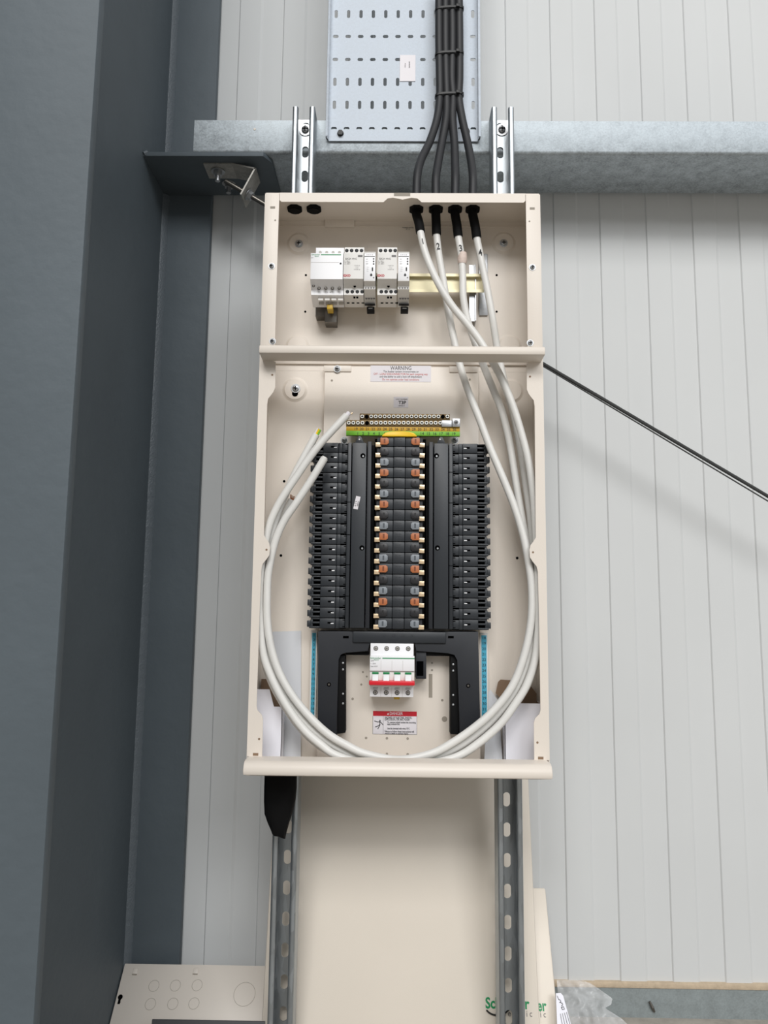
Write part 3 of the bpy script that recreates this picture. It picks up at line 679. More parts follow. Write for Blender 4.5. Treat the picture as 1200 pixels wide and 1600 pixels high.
# large contactor
def zprof(rows): return rows
g, x0, x1, yn = device('contactor', 'wide white contactor with green printing, first device on the rail', 'contactor', 485, 536, [(395.5, YS), (395.5+.01, YN), (436, YN), (453.5, YS-.004), (461, YS-.004), (480, RY-.004)], M['white'])
xs0 = X(493, 415, YN); m1 = MB(); zt1, zt0 = Z(514, 387, YS), Z(514, 396.5, YS)
m1.box(X(493.5, 391, YS), x1-.0003, YS, RY-.001, zt0, zt1, .0005); m1.build('terminal_shoulder', M['white'], g)
dots(g, (500.5, 510.5, 520.5, 530.5), 394.2, YS-.0002, .0023, 'grey')
dots(g, (498.5, 509, 519.5, 530), 450.8, YS-.009, .0026, 'hole', ring='steel'); dots(g, (490,), 446.5, YS-.012, .0023, 'hole', ring='steel')
m1 = MB()
for i in range(4):
    for v0, v1, mi in ((463, 469, 0), (471, 475, 1)):
        m1.mi = mi; y0 = YS+.002+(v0-461)/19*.028; a, b = U(497+i*10.3+(v0-461)*.15, v0, y0-.0035), U(504.5+i*10.3+(v0-461)*.15, v1, y0-.0035); m1.box(a.x, b.x, a.y, a.y+.004, a.z, b.z)
m1.build('label_holder', [M['offwhite'], M['grey']], g)
a = U(488, 406, YN); m1 = MB(); m1.box(X(486, 403, YN), X(530, 403, YN), YN-.0003, YN, Z(510, 410.4, YN), Z(510, 410, YN)); m1.build('seam', M['grey'], g)
m1 = MB(); m1.box(X(501.5, 398, YN), X(533, 398, YN), YN-.0003, YN, Z(510, 398.7, YN), Z(510, 397.3, YN)); m1.build('printed_band', M['logo'], g)
text('Schneider', .0034, U(493.5, 397.8, YN-.0003), M['logo'], g); text('Electric', .0022, U(495, 400.4, YN-.0003), M['logo'], g)
text('iCT', .0022, U(488, 402.6, YN-.0003), M['ink2'], g)
MB().cyl(U(532.3, 411.8, YN), (0, -1, 0), .0015, .0005, 14).build('indicator', M['ink'], g)
m1 = MB(); m1.box(X(510, 478, YS), X(519, 478, YS), YS+.010, RY-.002, Z(515, 483.5, YS+.012), Z(515, 476.5, YS+.012), .0008); m1.build('release_clip', M['ey'], g)
text('A1   A2', .002, U(514, 456.5, YS-.0045), M['ink'], g)
# grey-white contactors
def contactor2(u0, u1, label, ref=None):
    g, x0, x1, yn = device('relay_contactor', label, 'contactor', u0, u1, [(386.5, YS), (395.7, YS), (395.8, YN+.001), (435.5, YN+.001), (450.5, YS-.005), (461, YS-.005), (480, RY-.004)], M['offwhite'], 'slim modular contactors')
    w_ = u1-u0; um = (u0+u1)/2
    k_ = [u0+w_*t_ for t_ in (.14, .38, .63, .87)]
    dots(g, [u+1 for u in k_], 391.5, YS, .0029, 'hole', ring='dark')
    dots(g, [u+2 for u in k_], 455.8, YS-.005, .0029, 'hole', ring='dark'); dots(g, (um+2,), 447.5, YS-.009, .0021, 'hole')
    m1 = MB(); m1.box(X(um+7, 400, yn), X(u1-1.5, 400, yn), yn-.0003, yn, Z(um, 401.5, yn), Z(um, 398.5, yn)); m1.build('nameplate', M['ink2'], g)
    text('GK24 4NC', .0042, U(u0+12.0, 404.3, yn-.0003), M['ink2'], g)
    text('In : 25 A\nUe : 230V\nUi : 440 V', .0024, U(u0+1.5, 410, yn-.0003), M['ink2'], g, align='LEFT')
    text('1 3 5 7  A1\n| | | |\n| | | |\n2 4 6 8  A2', .0022, U(um+5.5, 418, yn-.0003), M['ink2'], g)
    text('GXO', .0052, U(u0+5.5, 430.7, yn-.0003), M['dred'], g, bold=.0002)
    m1 = MB()
    for u in k_:
        y0 = RY-.015; a, b = U(u+1.0, 472.2, y0-.001), U(u+5.2, 473.6, y0-.001); m1.box(a.x, b.x, a.y-.001, a.y+.006, a.z, b.z)
    for u in (um+1.5, um+6): 
        y0 = YS+.002; a, b = U(u-1.6, 463.4, y0-.002), U(u+1.4, 464.8, y0-.002); m1.box(a.x, b.x, a.y-.001, a.y+.006, a.z, b.z)
    m1.build('vent_slot', M['hole'], g)
    return g
contactor2(536.5, 568, 'slim contactor with GXO badge touching the wide white contactor')
contactor2(589.5, 620.5, 'slim contactor with GXO badge between the two narrow timer modules')
def module2(u0, u1, label):
    g, x0, x1, yn = device('timer_module', label, 'timer relay', u0, u1, [(393.5, YS-.008), (397, YN+.002), (439, YN+.002), (447, YS-.010), (452, YS-.010), (466, RY-.022), (478, RY-.010)], M['offwhite'], 'narrow timer modules')
    um = (u0+u1)/2
    m1 = MB(); m1.box(X(u0+.8, 418, yn), X(u1-.8, 418, yn), yn-.0003, yn, Z(um, 438, yn), Z(um, 396, yn), .0001); fp = m1.build('face_plate', M['white'], g)
    m1 = MB(); m1.box(X(u0+1, 400, yn), X(u1-1.2, 400, yn), yn-.0006, yn, Z(um, 401.2, yn), Z(um, 400.4, yn)); m1.box(X(u1-6, 420, yn), X(u1-4, 420, yn), yn-.0008, yn, Z(um, 423.5, yn), Z(um, 418, yn))
    m1.build('selector_switch', M['ink'], g)
    for v in (404.6, 408.6, 412.6): MB().cyl(U(u1-3.2, v, yn), (0, -1, 0), .0013, .0006, 12).build('indicator', M['ink'], g)
    c = U(u1-7, 430, yn); MB().cyl(c, (0, -1, 0), .0019, .0007, 16).box(c.x-.0006, c.x+.0006, yn-.0007, yn, c.z, c.z+.003).build('dial', M['ink'], g)
    MB().cyl(U(u1-3.2, 434, yn), (0, -1, 0), .0012, .0006, 12).build('indicator', M['ink2'], g)
    text('A B C D', .0030, U(um, 398.2, yn-.0005), M['ink2'], g); text('ON\nAUT\nOFF', .0022, U(um-4.2, 408.6, yn-.0005), M['ink2'], g, line=1.8); text('1---\n2---\n3---', .0022, U(um-3, 420.5, yn-.0005), M['ink2'], g, line=1.6)
    dots(g, [u0+3+i*4.2 for i in range(4)], 450, YS-.0102, .0011, 'ink2', 'terminal_hole')
    dots(g, [u0+4+i*4 for i in range(4)], 466.3, RY-.0225, .0018, 'ink2', 'terminal_hole')
    m1 = MB(); y0 = RY-.016; a, b = U(u0+1.5, 474.5, y0-.001), U(u1-1, 475.5, y0-.001); m1.box(a.x, b.x, a.y-.001, a.y+.006, a.z, b.z); m1.build('seam', M['ink'], g)
    m1 = MB(); y0 = RY-.012; a, b = U(u0+4.5, 479.2, y0), U(u1-2.0, 484.5, y0); m1.box(a.x, b.x, y0, RY+.006, a.z, b.z, .0008); m1.mi = 1; m1.box(a.x+.003, b.x-.003, y0-.0004, y0, (a.z+b.z)/2-.0003, (a.z+b.z)/2+.0003)
    m1.build('release_clip', [M['matt'], M['grey']], g)
module2(568.5, 587, 'narrow timer module between the two slim contactors')
module2(621.5, 640, 'narrow timer module at the free end of the row, beside the bare rail')

# ------------------------------------------------------------------ earth terminal bars
TERM = mat('terminal_brass', (98, 80, 50), .45, .6)
def termbar(label, u0, u1, v, vb, n, Yf, extra):
    g = thing('earth_terminal_bar', label, 'terminal bar', (X((u0+u1)/2, v, Yf), Yf, Z(620, vb, Yf)), 'earth terminal bars above the busbar stack')
    a, b = U(u0, v-5, Yf), U(u1, v+4.8, Yf); m1 = MB(); m1.box(a.x, b.x, Yf, Yf+.010, Z(620, vb, Yf), a.z, .0006)
    for i in range(n+1):
        pass
    m1.build('brass_bar', TERM, g)
    for i in range(n):
        u = u0+4+(u1-u0-8)*i/(n-1); c = U(u, v, Yf)
        m2 = MB(); m2.lathe(c, (0, -1, 0), [(.0033, 0), (.0033, .0012), (.0028, .002), (.0014, .002), (.001, .0012), (0, .0012)], 14)
        m2.mi = 1; m2.box(c.x-.0019, c.x+.0019, c.y-.0022, c.y-.0019, c.z-.0005, c.z+.0005).box(c.x-.0005, c.x+.0005, c.y-.0022, c.y-.0019, c.z-.0019, c.z+.0019)
        m2.build('clamp_screw', [M['hole'] if i in extra else M['screwh'], M['hole']], g)
    for u in (u0+12, u1-12):
        c = U(u, v, Yf+.01); MB().box(c.x-.004, c.x+.004, Yf+.009, PY, c.z-.005, c.z+.003).build('post', M['steel'], g)
    return g
termbar('upper and shorter of the two brass earth bars above the numbered strips', 562, 703, 651, 656.5, 20, .052, (1, 18))
tb = termbar('lower and longer brass earth bar carrying the amber and green strips', 541, 706, 661, 667.5, 23, .046, (4,))
m1 = MB(); a, b = U(541, 666.5, .046), U(718.5, 674.5, .046); m1.box(a.x, b.x, .046, .052, b.z, a.z, .0003)
s1 = m1.build('amber_strip', M['orange'], tb); s1['label'] = 'amber number strip'
m1 = MB(); c = U(718.5, 681.5, .046); m1.box(a.x, b.x, .045, .052, c.z, b.z, .0003)
s2 = m1.build('green_strip', M['green'], tb); s2['label'] = 'green number strip'
text('19  20  21  22  23  24  25  26  27  28  29  30  31  32  33  34  35  36', .0062, U(633, 670.8, .0457), M['ink'], s1, sx=.98)
text('1   2   3   4   5   6', .0066, U(580, 677.6, .0447), M['ink'], s2); text('14  15  16  17  18  19', .0066, U(684, 677.8, .0447), M['ink'], s2)
m1 = MB(); a, b = U(706.5, 653.5, .042), U(719, 667, .042); m1.box(a.x, b.x, .042, .056, b.z, a.z, .0008); m1.build('main_terminal', M['zinc'], tb)
c = U(712.5, 660, .042); screw(tb, c, .0034, 'clamp_screw')
m1 = MB(); a, b = U(690, 656.5, .043), U(706, 667, .043); m1.box(a.x, b.x, .043, .046, b.z, a.z, .0008); m1.build('link_plate', M['zinc'], tb)

# ------------------------------------------------------------------ busbar stack
YM = .036
zr0, zr1 = Z(625, 689.5, YM), Z(625, 974.5, YM); rp = (zr0-zr1)/17
bus = thing('busbar_stack', 'black central busbar stack with brown, black and grey shutters', 'busbar assembly', (X(622, 983, YM), YM, zr1-rp/2))
zbt, zbb = zr0+rp*.5, zr1-rp*.52
MB().box(X(584, 830, .06), X(665, 830, .06), .058, PY, zbb, zbt).build('base', M['matt'], bus)
caps = {'brown': 'brown', 'black': 'bcap', 'grey': 'lgrey'}
# module body: centre block plus shoulders
xm = [X(u, 830, YM) for u in (597.5, 614, 632.5, 650.5)]
protos = {}
for i in range(18):
    cn = ('brown', 'black', 'grey')[i % 3]; dz = -rp*i
    if i == 0:
        m1 = MB(); h_ = rp*.475
        m1.box(xm[0]-.0045, xm[1]-.0003, YM+.001, .06, zr0-h_, zr0+h_, .0008).box(xm[1]+.0003, xm[2]-.0003, YM, .06, zr0-h_, zr0+h_, .0006).box(xm[2]+.0003, xm[3]+.0045, YM+.001, .06, zr0-h_, zr0+h_, .0008)
        m1.mi = 1; m1.box(xm[0]-.010, xm[3]+.010, YM+.006, .06, zr0-h_*.85, zr0+h_*.85)
        for k_ in (-1, 0, 1):
            for j in (0, 1): m1.box(xm[1]+.004+j*.0055, xm[1]+.008+j*.0055, YM-.0001, YM+.001, zr0+k_*.0035-.0003, zr0+k_*.0035+.0003)
        mod = m1.build('pole_module', [M['dark'], M['dark2']], bus); pm = mod
    else:
        pm = mod.copy(); COL.objects.link(pm); pm.location = (0, 0, dz)
    for s in (-1, 1):
        key = (cn, s)
        if key not in protos:
            xc = X(599.5, 830, YM) if s < 0 else X(648.5, 830, YM); w_ = .0068
            o_ = -s*.0018
            m2 = MB(); pt = [(xc-w_*1, zr0+.0052), (xc+w_, zr0+.0052), (xc+w_, zr0-.0058), (xc-w_, zr0-.0058)]
            inner = -s
            xi, xo_ = xc+inner*w_, xc-inner*w_
            pt = [(xo_, zr0+.0052), (xi-inner*.003, zr0+.0056), (xi, zr0+.003), (xi, zr0-.0035), (xi-inner*.003, zr0-.006), (xo_, zr0-.0058)]
            m2.prism(pt, 'y', YM-.0020, YM+.001, .0003)
            m2.mi = 1; m2.box(xc-.0014, xc+.0014, YM-.0022, YM-.0018, zr0-.0036, zr0+.0036)
            cp_ = m2.build('shutter', [M[caps[cn]], mat('shutter_recess_'+cn, {'brown': (120, 62, 30), 'black': (16, 16, 18), 'grey': (78, 84, 90)}[cn], .5)], pm)
            cp_['label'] = cn+' shutter'; protos[key] = (cp_, i)
        else:
            src, i0 = protos[key]; cp_ = src.copy(); COL.objects.link(cp_); cp_.parent = pm
        cp_.location = (0, 0, 0)
        if 'c%d' % s not in protos:
            xc = X(589.5, 830, YM+.002) if s < 0 else X(658.8, 830, YM+.002)
            m2 = MB(); m2.box(xc-.0044, xc+.0044, YM+.001, YM+.012, zr0-.0088, zr0-.0022, .0003); ct = m2.build('contact', M['copper'], pm); protos['c%d' % s] = ct
        else:
            ct = protos['c%d' % s].copy(); COL.objects.link(ct); ct.parent = pm
# yellow top shroud
m1 = MB(); pts = []
for i in range(13):
    t_ = i/12; u = 597+t_*54; v = 680.5-6.5*math.sin(math.pi*t_)**.35; pts.append((X(u, 690, YM-.002), Z(620, v, YM-.002)))
m1.prism([(pts[0][0], Z(620, 682, YM-.002))]+pts+[(pts[-1][0], Z(620, 682, YM-.002))], 'y', YM-.003, .06, .0008)
m1.build('yellow_cap', M['yellow'], bus)['label'] = 'yellow top cap'
# long channel covers either side of the stack
for s in (-1, 1):
    def mx(u): return u if s < 0 else 1249.0-u
    cv = thing('channel_cover', 'long black channel cover with a white sticker, beside the left bank' if s < 0 else 'long black channel cover without a sticker, mirror of the stickered one', 'channel cover', (X(mx(561), 983, .034), .034, zbb), 'channel covers beside the busbar stack')
    vt, vb_ = 692, 982
    def vbx(mb_, u0, u1, y0, y1, bev=.0006, vt_=vt):
        mb_.box(X(mx(u0), 830, y0), X(mx(u1), 830, y0), y0, y1, Z(620, vb_, y0), Z(620, vt_, y0), bev)
    m1 = MB(); vbx(m1, 548.5, 571, .034, .074, .001)
    zt2 = Z(620, 694, .034); xa_, xb_ = sorted((X(mx(552), 830, .034), X(mx(567.5), 830, .034))); xc = (xa_+xb_)/2
    m1.prism([(xa_, zt2), (xb_, zt2), (xc+.0034, zt2+.0105), (xc+.0018, zt2+.0128), (xc-.0018, zt2+.0128), (xc-.0034, zt2+.0105)], 'y', .0345, .045, .0006)
    m1.build('cover', M['dark'], cv)
    m1 = MB(); vbx(m1, 541.5, 547.3, .0385, .07); 
    for v_ in (737, 785, 836, 883, 932): 
        y0 = .0385; m1.mi = 1; m1.box(X(mx(541.3), 830, y0), X(mx(547.6), 830, y0), y0-.0003, y0, Z(620, v_+.6, y0), Z(620, v_-.3, y0)); m1.mi = 0
    m1.build('outer_rail', [M['dark'], M['hole']], cv)
    m1 = MB(); vbx(m1, 572.5, 579, .036, .074, .0008, 690); m1.build('inner_rail', M['dark2'], cv)
    m1 = MB(); vbx(m1, 579, 586, .058, .074, .0004, 696); m1.build('well', M['matt'], cv)
    for v_ in (712, 856):
        c = U(mx(567 if v_ == 712 else 565.5), v_, .034); m1 = MB(); m1.cyl(c, (0, -1, 0), .0040, .0004, 20); m1.mi = 1; m1.lathe(c+Vector((.0004, -.0004, -.001)), (0, -1, 0), [(.0018, 0), (.0014, .0006), (0, .0006)], 12)
        m1.build('fixing_hole', [M['hole'], M['zinc']], cv)
    c = U(mx(561.5), 686.5, .0343); MB().cyl(c, (0, -1, 0), .0012, .0004, 12).build('tab_hole', M['offwhite'], cv)
    if s < 0:
        c = U(557.7, 785.5, .0338); m1 = MB().box(-.0036, .0036, -.0003, .0003, -.0105, .0105, 0, Matrix.Translation(c) @ Matrix.Rotation(math.radians(12), 4, 'Y'))
        sk = m1.build('sticker', M['sticker'], cv); sk['label'] = 'small white sticker'
        text('A C 9\n  04321', .0036, c+Vector((0, -.0006, -.002)), M['ink'], sk, rotz=math.radians(78))

# outgoing banks
YK = .042
zk0, zk1 = Z(520, 699, YK), Z(520, 974, YK); kp = (zk0-zk1)/17
for s in (-1, 1):
    def mx(u): return u if s < 0 else 1249.0-u
    bk = thing('outgoing_terminal_bank', 'black bank of eighteen clip ways crossed by the white cable ends' if s < 0 else 'black bank of eighteen clip ways with no cable lying over it', 'terminal bank', (X(mx(515), 983, YK), YK, zk1-kp/2), 'terminal banks either side of the busbar stack')
    def bx(mb_, u0, u1, y0, y1, z0, z1, bev=.0004):
        mb_.box(X(mx(u0), 830, YK), X(mx(u1), 830, YK), y0, y1, z0, z1, bev)
    m1 = MB(); bx(m1, 487, 541, .058, .072, zk1-kp*.5, zk0+kp*.5); m1.build('back_plate', M['matt'], bk)
    h_ = kp*.47
    m1 = MB(); bx(m1, 502.5, 526.0, YK, .06, zk0-h_, zk0+h_, .0006); bx(m1, 526.4, 532, YK+.0008, .06, zk0-h_, zk0+h_)
    bx(m1, 532, 541.2, YK+.0016, .06, zk0-h_*.9, zk0+h_*.9)
    # outer prongs
    bx(m1, 486, 503, YK+.002, .06, zk0-h_, zk0-h_*.62); bx(m1, 490, 503, YK+.002, .06, zk0-h_*.05, zk0+h_*.30); bx(m1, 488.5, 503, YK+.003, .06, zk0+h_*.78, zk0+h_)
    bx(m1, 482.5, 487.5, YK+.004, .056, zk0-h_*.75, zk0+h_*.52, .0006); bx(m1, 487.5, 491.5, YK+.003, .058, zk0-h_*.9, zk0+h_*.75, .0006)
    m1.mi = 1; bx(m1, 514.5, 521.5, YK-.0003, YK+.001, zk0-.0004, zk0+.0022, 0); bx(m1, 537.5, 541.5, YK+.0012, YK+.003, zk0+h_*.62, zk0+h_*.78, 0); bx(m1, 537.5, 541.5, YK+.0012, YK+.003, zk0-h_*.72, zk0-h_*.56, 0)
    bx(m1, 488, 503, YK+.012, .059, zk0-h_, zk0+h_, 0)
    m1.mi = 2; bx(m1, 519.5, 524, YK-.0006, YK+.001, zk0-.0008, zk0+.0006, 0)
    way = m1.build('outgoing_way', [M['dark'], M['hole'], M['white']], bk)
    for i in range(1, 18): duppart(way, (0, 0, -kp*i))

# ------------------------------------------------------------------ black U shaped incomer shroud
YU = .043
sh = thing('incomer_shroud', 'black U-shaped plastic shroud around the main switch below the busbar stack', 'shroud', (XC, YU, Z(620, 1150, YU)))
def PX(u, v, y=YU): p = U(u, v, y); return (p.x, p.z)
m1 = MB()
left = [(497, 986), (495, 1126), (500, 1131), (524, 1149.5), (526.5, 1148), (527, 1024), (533, 1018), (622, 1016.5)]
m1.prism([PX(u, v) for u, v in [(497, 986), (496, 1128), (523, 1149), (527, 1148), (527.5, 1030), (531, 1022), (538, 1018.5), (576, 1018.5), (576, 1003.5), (649.5, 1003.5), (649.5, 1018.5), (700, 1019), (711, 1022), (716, 1031), (717.5, 1150), (721, 1151), (750.5, 1130), (747.5, 987)]], 'y', YU, PY, .0016)
m1.build('frame', M['dark2'], sh)
m1 = MB(); m1.box(X(551, 1003, YU-.003), X(697, 1003, YU-.003), YU-.0035, YU+.01, Z(620, 1004.5, YU), Z(620, 987, YU), .0015)
m1.build('cross_piece', M['dark'], sh)
text("L1      L2      L3      N", .0055, U(622, 993.5, YU-.0038), M['dark2'], sh)
for s, us in ((-1, (527.5, 539.5)), (1, (704, 716.5))):
    m1 = MB(); m1.prism([PX(us[0], 1024, YU+.006), PX(us[1], 1024, YU+.006), PX(us[1], 1145, YU+.006), PX(us[0], 1147, YU+.006)] if s < 0 else [PX(us[0], 1024, YU+.006), PX(us[1], 1024, YU+.006), PX(us[1], 1148, YU+.006), PX(us[0], 1147, YU+.006)], 'y', YU+.006, PY, .001)
    m1.build('inner_ledge', M['matt'], sh)
    for v_ in (1036, 1046, 1084, 1099):
        c = U(536 if s < 0 else 708, v_+(0 if s < 0 else 2), YU+.006); MB().lathe(c, (0, -1, 0), [(.0018, 0), (.0015, .0012), (0, .0015)], 12).build('rivet', M['zinc'], sh)
    c = U(514 if s < 0 else 731.5, 1069.5 if s < 0 else 1071.5, YU); m2 = MB(); m2.cyl(c, (0, -1, 0), .0032, .0003, 20); m2.mi = 1; m2.lathe(c+Vector((0, -.0003, 0)), (0, -1, 0), [(.002, 0), (.0015, .0008), (0, .0008)], 12)
    m2.build('screw', [M['hole'], M['steel']], sh)
    cu = 540.5 if s < 0 else 704.5; c = U(cu, 995.5, YU); MB().box(c.x-.0045, c.x+.0045, YU-.0003, YU+.002, c.z-.0018, c.z+.0018).build('slot', M['hole'], sh)
m1 = MB(); yv = YU+.003; m1.box(X(540, 1020, yv), X(576, 1020, yv), yv+.004, PY, Z(620, 1024.5, yv), Z(620, 1008, yv)).box(X(667, 1020, yv), X(704, 1020, yv), yv+.004, PY, Z(620, 1024.5, yv), Z(620, 1008, yv)); m1.build('lower_lip', M['matt'], sh)
m1 = MB(); a, b = U(650, 1012, YU+.004), U(666, 1061, YU+.004); m1.box(a.x, b.x, YU+.004, PY, b.z, a.z, .0008)
m1.mi = 1; a2, b2_ = U(651, 1033, YU+.004), U(661.5, 1056, YU+.004); m1.box(a2.x, b2_.x, YU+.0036, YU+.006, b2_.z, a2.z); m1.build('neutral_pocket', [M['dark2'], M['hole']], sh)

# ------------------------------------------------------------------ main switch
YA, YNZ = .038, .026
iso = thing('main_switch', 'white four-pole main switch with a red toggle bar and green windows', 'switch', (X(612, 1089, YA), YA, Z(612, 1089, YA)))
xi0, xi1 = X(578.8, 1015, YA), X(646.3, 1015, YA); xn0, xn1 = X(577.8, 1045, YNZ), X(647.6, 1045, YNZ)
m1 = MB(); z_ = lambda v, y: Z(612, v, y)
m1.box(xi0, xi1, YA, PY, z_(1089, YA), z_(1005.5, YA), .0006)
m1.build('housing', M['white'], iso)
MB().box(xn0, xn1, YNZ, YA+.002, z_(1048.5, YNZ), z_(1025, YNZ), .0006).build('nose', M['white'], iso)
MB().box(xn0, xn1, YNZ+.003, YA+.002, z_(1073, YNZ), z_(1049, YNZ), .0005).build('toggle_bed', M['offwhite'], iso)
pw = (xi1-xi0)/4
for i in range(4):
    xc = xi0+pw*(i+.5)
    for v in (1013.3, 1082.3):
        c = Vector((xc, YA, z_(v, YA))); m2 = MB(); m2.cyl(c, (0, -1, 0), .0036, .0004, 20); m2.mi = 1; m2.lathe(c+Vector((0, -.0004, 0)), (0, -1, 0), [(.0027, 0), (.0022, .0005), (0, .0005)], 14)
        m2.mi = 0; m2.box(c.x-.0018, c.x+.0018, c.y-.0012, c.y-.0008, c.z-.0003, c.z+.0003).box(c.x-.0003, c.x+.0003, c.y-.0012, c.y-.0008, c.z-.0018, c.z+.0018); m2.build('terminal_screw', [M['ink'], M['grey']], iso)
    zA, zB_, zC = z_(1050.5, YNZ), z_(1053.5, YNZ), z_(1064.5, YNZ-.01)
    m2 = MB(); m2.box(xc-.0050, xc+.0050, YNZ+.0015, YNZ+.005, zB_, zA, .0005); m2.build('indicator_window', M['greentab'], iso)
    m2 = MB(); m2.prism([(YNZ+.004, zB_), (YNZ, zB_-.001), (YNZ-.0075, zC), (YNZ+.004, zC)], 'x', xc-.0046, xc+.0046, .0005); m2.build('toggle', M['white'], iso)
zR0, zR1 = z_(1071, YNZ-.009), z_(1064, YNZ-.009)
MB().box(xn0-.0008, xn1+.0004, YNZ-.0095, YNZ+.004, zR0, zR1, .0014).build('toggle_bar', M['red'], iso)['label'] = 'red toggle bar'
m2 = MB(); m2.box(X(597.5, 1028.5, YNZ), xn1, YNZ-.0004, YNZ, z_(1029.3, YNZ), z_(1027.8, YNZ)); m2.build('printed_band', M['logo'], iso)
text('Schneider', .0042, U(587, 1028.3, YNZ-.0004), M['logo'], iso); text('Electric', .0026, U(588, 1031, YNZ-.0004), M['logo'], iso)
text('iSW\n\u25b8 125A\nIcw 415V', .0028, U(579.3, 1036.8, YNZ-.0004), M['ink2'], iso, align='LEFT', line=1.5)
for i in range(4): text('A9S6549\nMULTI 9', .0022, (xi0+pw*(i+.5), YA-.0004, z_(1076, YA)), M['ink2'], iso)
for i in (1, 2, 3):
    m2 = MB(); m2.box(xi0+pw*i-.00015, xi0+pw*i+.00015, YA-.0003, YA, z_(1088.5, YA), z_(1073, YA)); m2.box(xi0+pw*i-.00015, xi0+pw*i+.00015, YNZ-.0002, YNZ, z_(1048, YNZ), z_(1032, YNZ)); m2.build('pole_seam', M['grey'], iso)
c = U(620, 1091, YA+.01); MB().box(c.x-.0045, c.x+.0045, YA+.008, PY, c.z-.0015, c.z+.004, .0008).build('release_clip', M['ey'], iso)

# ------------------------------------------------------------------ papers and cartons inside
def sheet(name, pts, m, parent=None, th=.0006):
    mb = MB(); mb.poly(pts); return mb.build(name, M[m], parent, smooth=False, solid=th)
lf = sheet('instruction_leaflet', [U(409, 1192, .083), U(470, 1192, .083), U(470.5, 985.5, .0868), U(426, 987, .0868)], 'paper')
tag(lf, 'grey-white folded instruction leaflet standing in the lower corner beside the coiled cables', 'leaflet')
def carton(label, x0, x1, y0, y1, z1, flap, taper):
    g = thing('carton', label, 'box', ((x0+x1)/2, (y0+y1)/2, ZP), 'small white cartons in the bottom of the enclosure')
    zb0 = ZP+.0003
    m1 = MB(); t = .0008
    # four walls, white outside and brown inside
    for (ax, bx_, ay, by, inn) in ((x0, x1, y0, y0+t, 'y0'), (x0, x1, y1-t, y1, 'y1'), (x0, x0+t, y0, y1, 'x0'), (x1-t, x1, y0, y1, 'x1')):
        m1.mi = 0; m1.box(ax, bx_, ay, by, zb0, z1)
    m1.mi = 1
    m1.box(x0+t, x1-t, y1-2*t, y1-t, zb0+t, z1).box(x0+t, x0+2*t, y0+t, y1-t, zb0+t, z1).box(x1-2*t, x1-t, y0+t, y1-t, zb0+t, z1).box(x0+t, x1-t, y0+t, y0+2*t, zb0+t, z1-.001)
    m1.mi = 0; m1.box(x0, x1, y0, y1, zb0, zb0+t)
    m1.build('body', [M['card'], M['kraft']], g)
    return g, z1
# left carton
Yc = .050
x0c = XL+TH+.0006; x1c = X(441, 1110, Yc)
g, z1 = carton('narrow white carton with its brown inner flap raised, at the left wall', x0c, x1c, Yc, .0795, Z(420, 1104, Yc), None, 0)
zfl = Z(420, 1061, .08)
m1 = MB(); m1.prism([(x0c+.001, z1), (x1c-.001, z1), (x1c-.003, z1+(zfl-z1)*.55), (x1c-.012, zfl), (x0c+.003, zfl)], 'y', .0788, .0794); m1.build('back_flap', M['kraft'], g)['label'] = 'brown cardboard flap'
m1 = MB(); m1.prism([(x0c, z1), (X(428, 1104, Yc), z1), (X(421, 1078, Yc), Z(420, 1077, Yc)), (x0c, Z(420, 1077, Yc))], 'y', Yc, Yc+.0007); m1.build('front_flap', M['card'], g)
# right carton
x0r = X(789, 1140, Yc); x1r = XR-TH-.0006
g, z1 = carton('wider white carton with brown flaps open, at the right wall behind the cables', x0r, x1r, Yc, .082, Z(815, 1099, Yc), None, 0)
zfl = Z(800, 1062, .08)
m1 = MB(); m1.prism([(x0r-.010, z1+.012), (x0r-.006, zfl-.004), (x0r-.002, zfl), (x1r-.016, zfl-.002), (x1r-.001, z1+.012), (x1r-.001, z1), (x0r+.001, z1)], 'y', .0805, .0812); m1.build('back_flap', M['kraft'], g)['label'] = 'brown cardboard flap'
lf2 = sheet('leaflet', [U(756, 1200, .062), U(786, 1200, .062), U(779, 1096, .084), U(767, 1078, .086), U(762, 1081, .086)], 'paper')
tag(lf2, 'small folded grey leaflet standing against the carton at the right wall', 'leaflet')

# ------------------------------------------------------------------ black bag hanging below the enclosure
bagY = .058
prof = [(1214, 413.5, 463.5, .012), (1232, 413.2, 463.3, .016), (1250, 413.2, 461.5, .017), (1270, 414, 457, .016), (1285, 419, 452, .013), (1300, 423.5, 447, .010), (1306, 425, 446, .006)]
m1 = MB(); rings = []
for k_, (v, ul, ur, dd) in enumerate(prof):
    a, b = U(ul, v, bagY), U(ur, v, bagY); cx = (a.x+b.x)/2; hw = (b.x-a.x)/2; z = (a.z+b.z)/2; ring = []
    if k_ == 0: z = ZP-TH-.0002
    for j in range(24):
        t = 2*math.pi*j/24; cc, ss = math.cos(t), math.sin(t)
        wob = .0012*math.sin(5*t+k_)+.0008*math.sin(9*t-k_*2)
        ring.append(m1.bm.verts.new((cx+hw*(abs(cc)**.6)*(1 if cc > 0 else -1), bagY+(dd+wob)*(abs(ss)**.6)*(1 if ss > 0 else -1), z-(.004*cc if k_ >= 5 else 0))))
    rings.append(ring)
for A, B in zip(rings, rings[1:]):
    for j in range(24): m1.bm.faces.new([A[j], A[(j+1) % 24], B[(j+1) % 24], B[j]])
m1.bm.faces.new(rings[0]); m1.bm.faces.new(rings[-1])
bag = m1.build('black_bag', M['matt'], angle=.5)
tag(bag, 'black plastic bag hanging under the enclosure in front of the strut', 'bag')

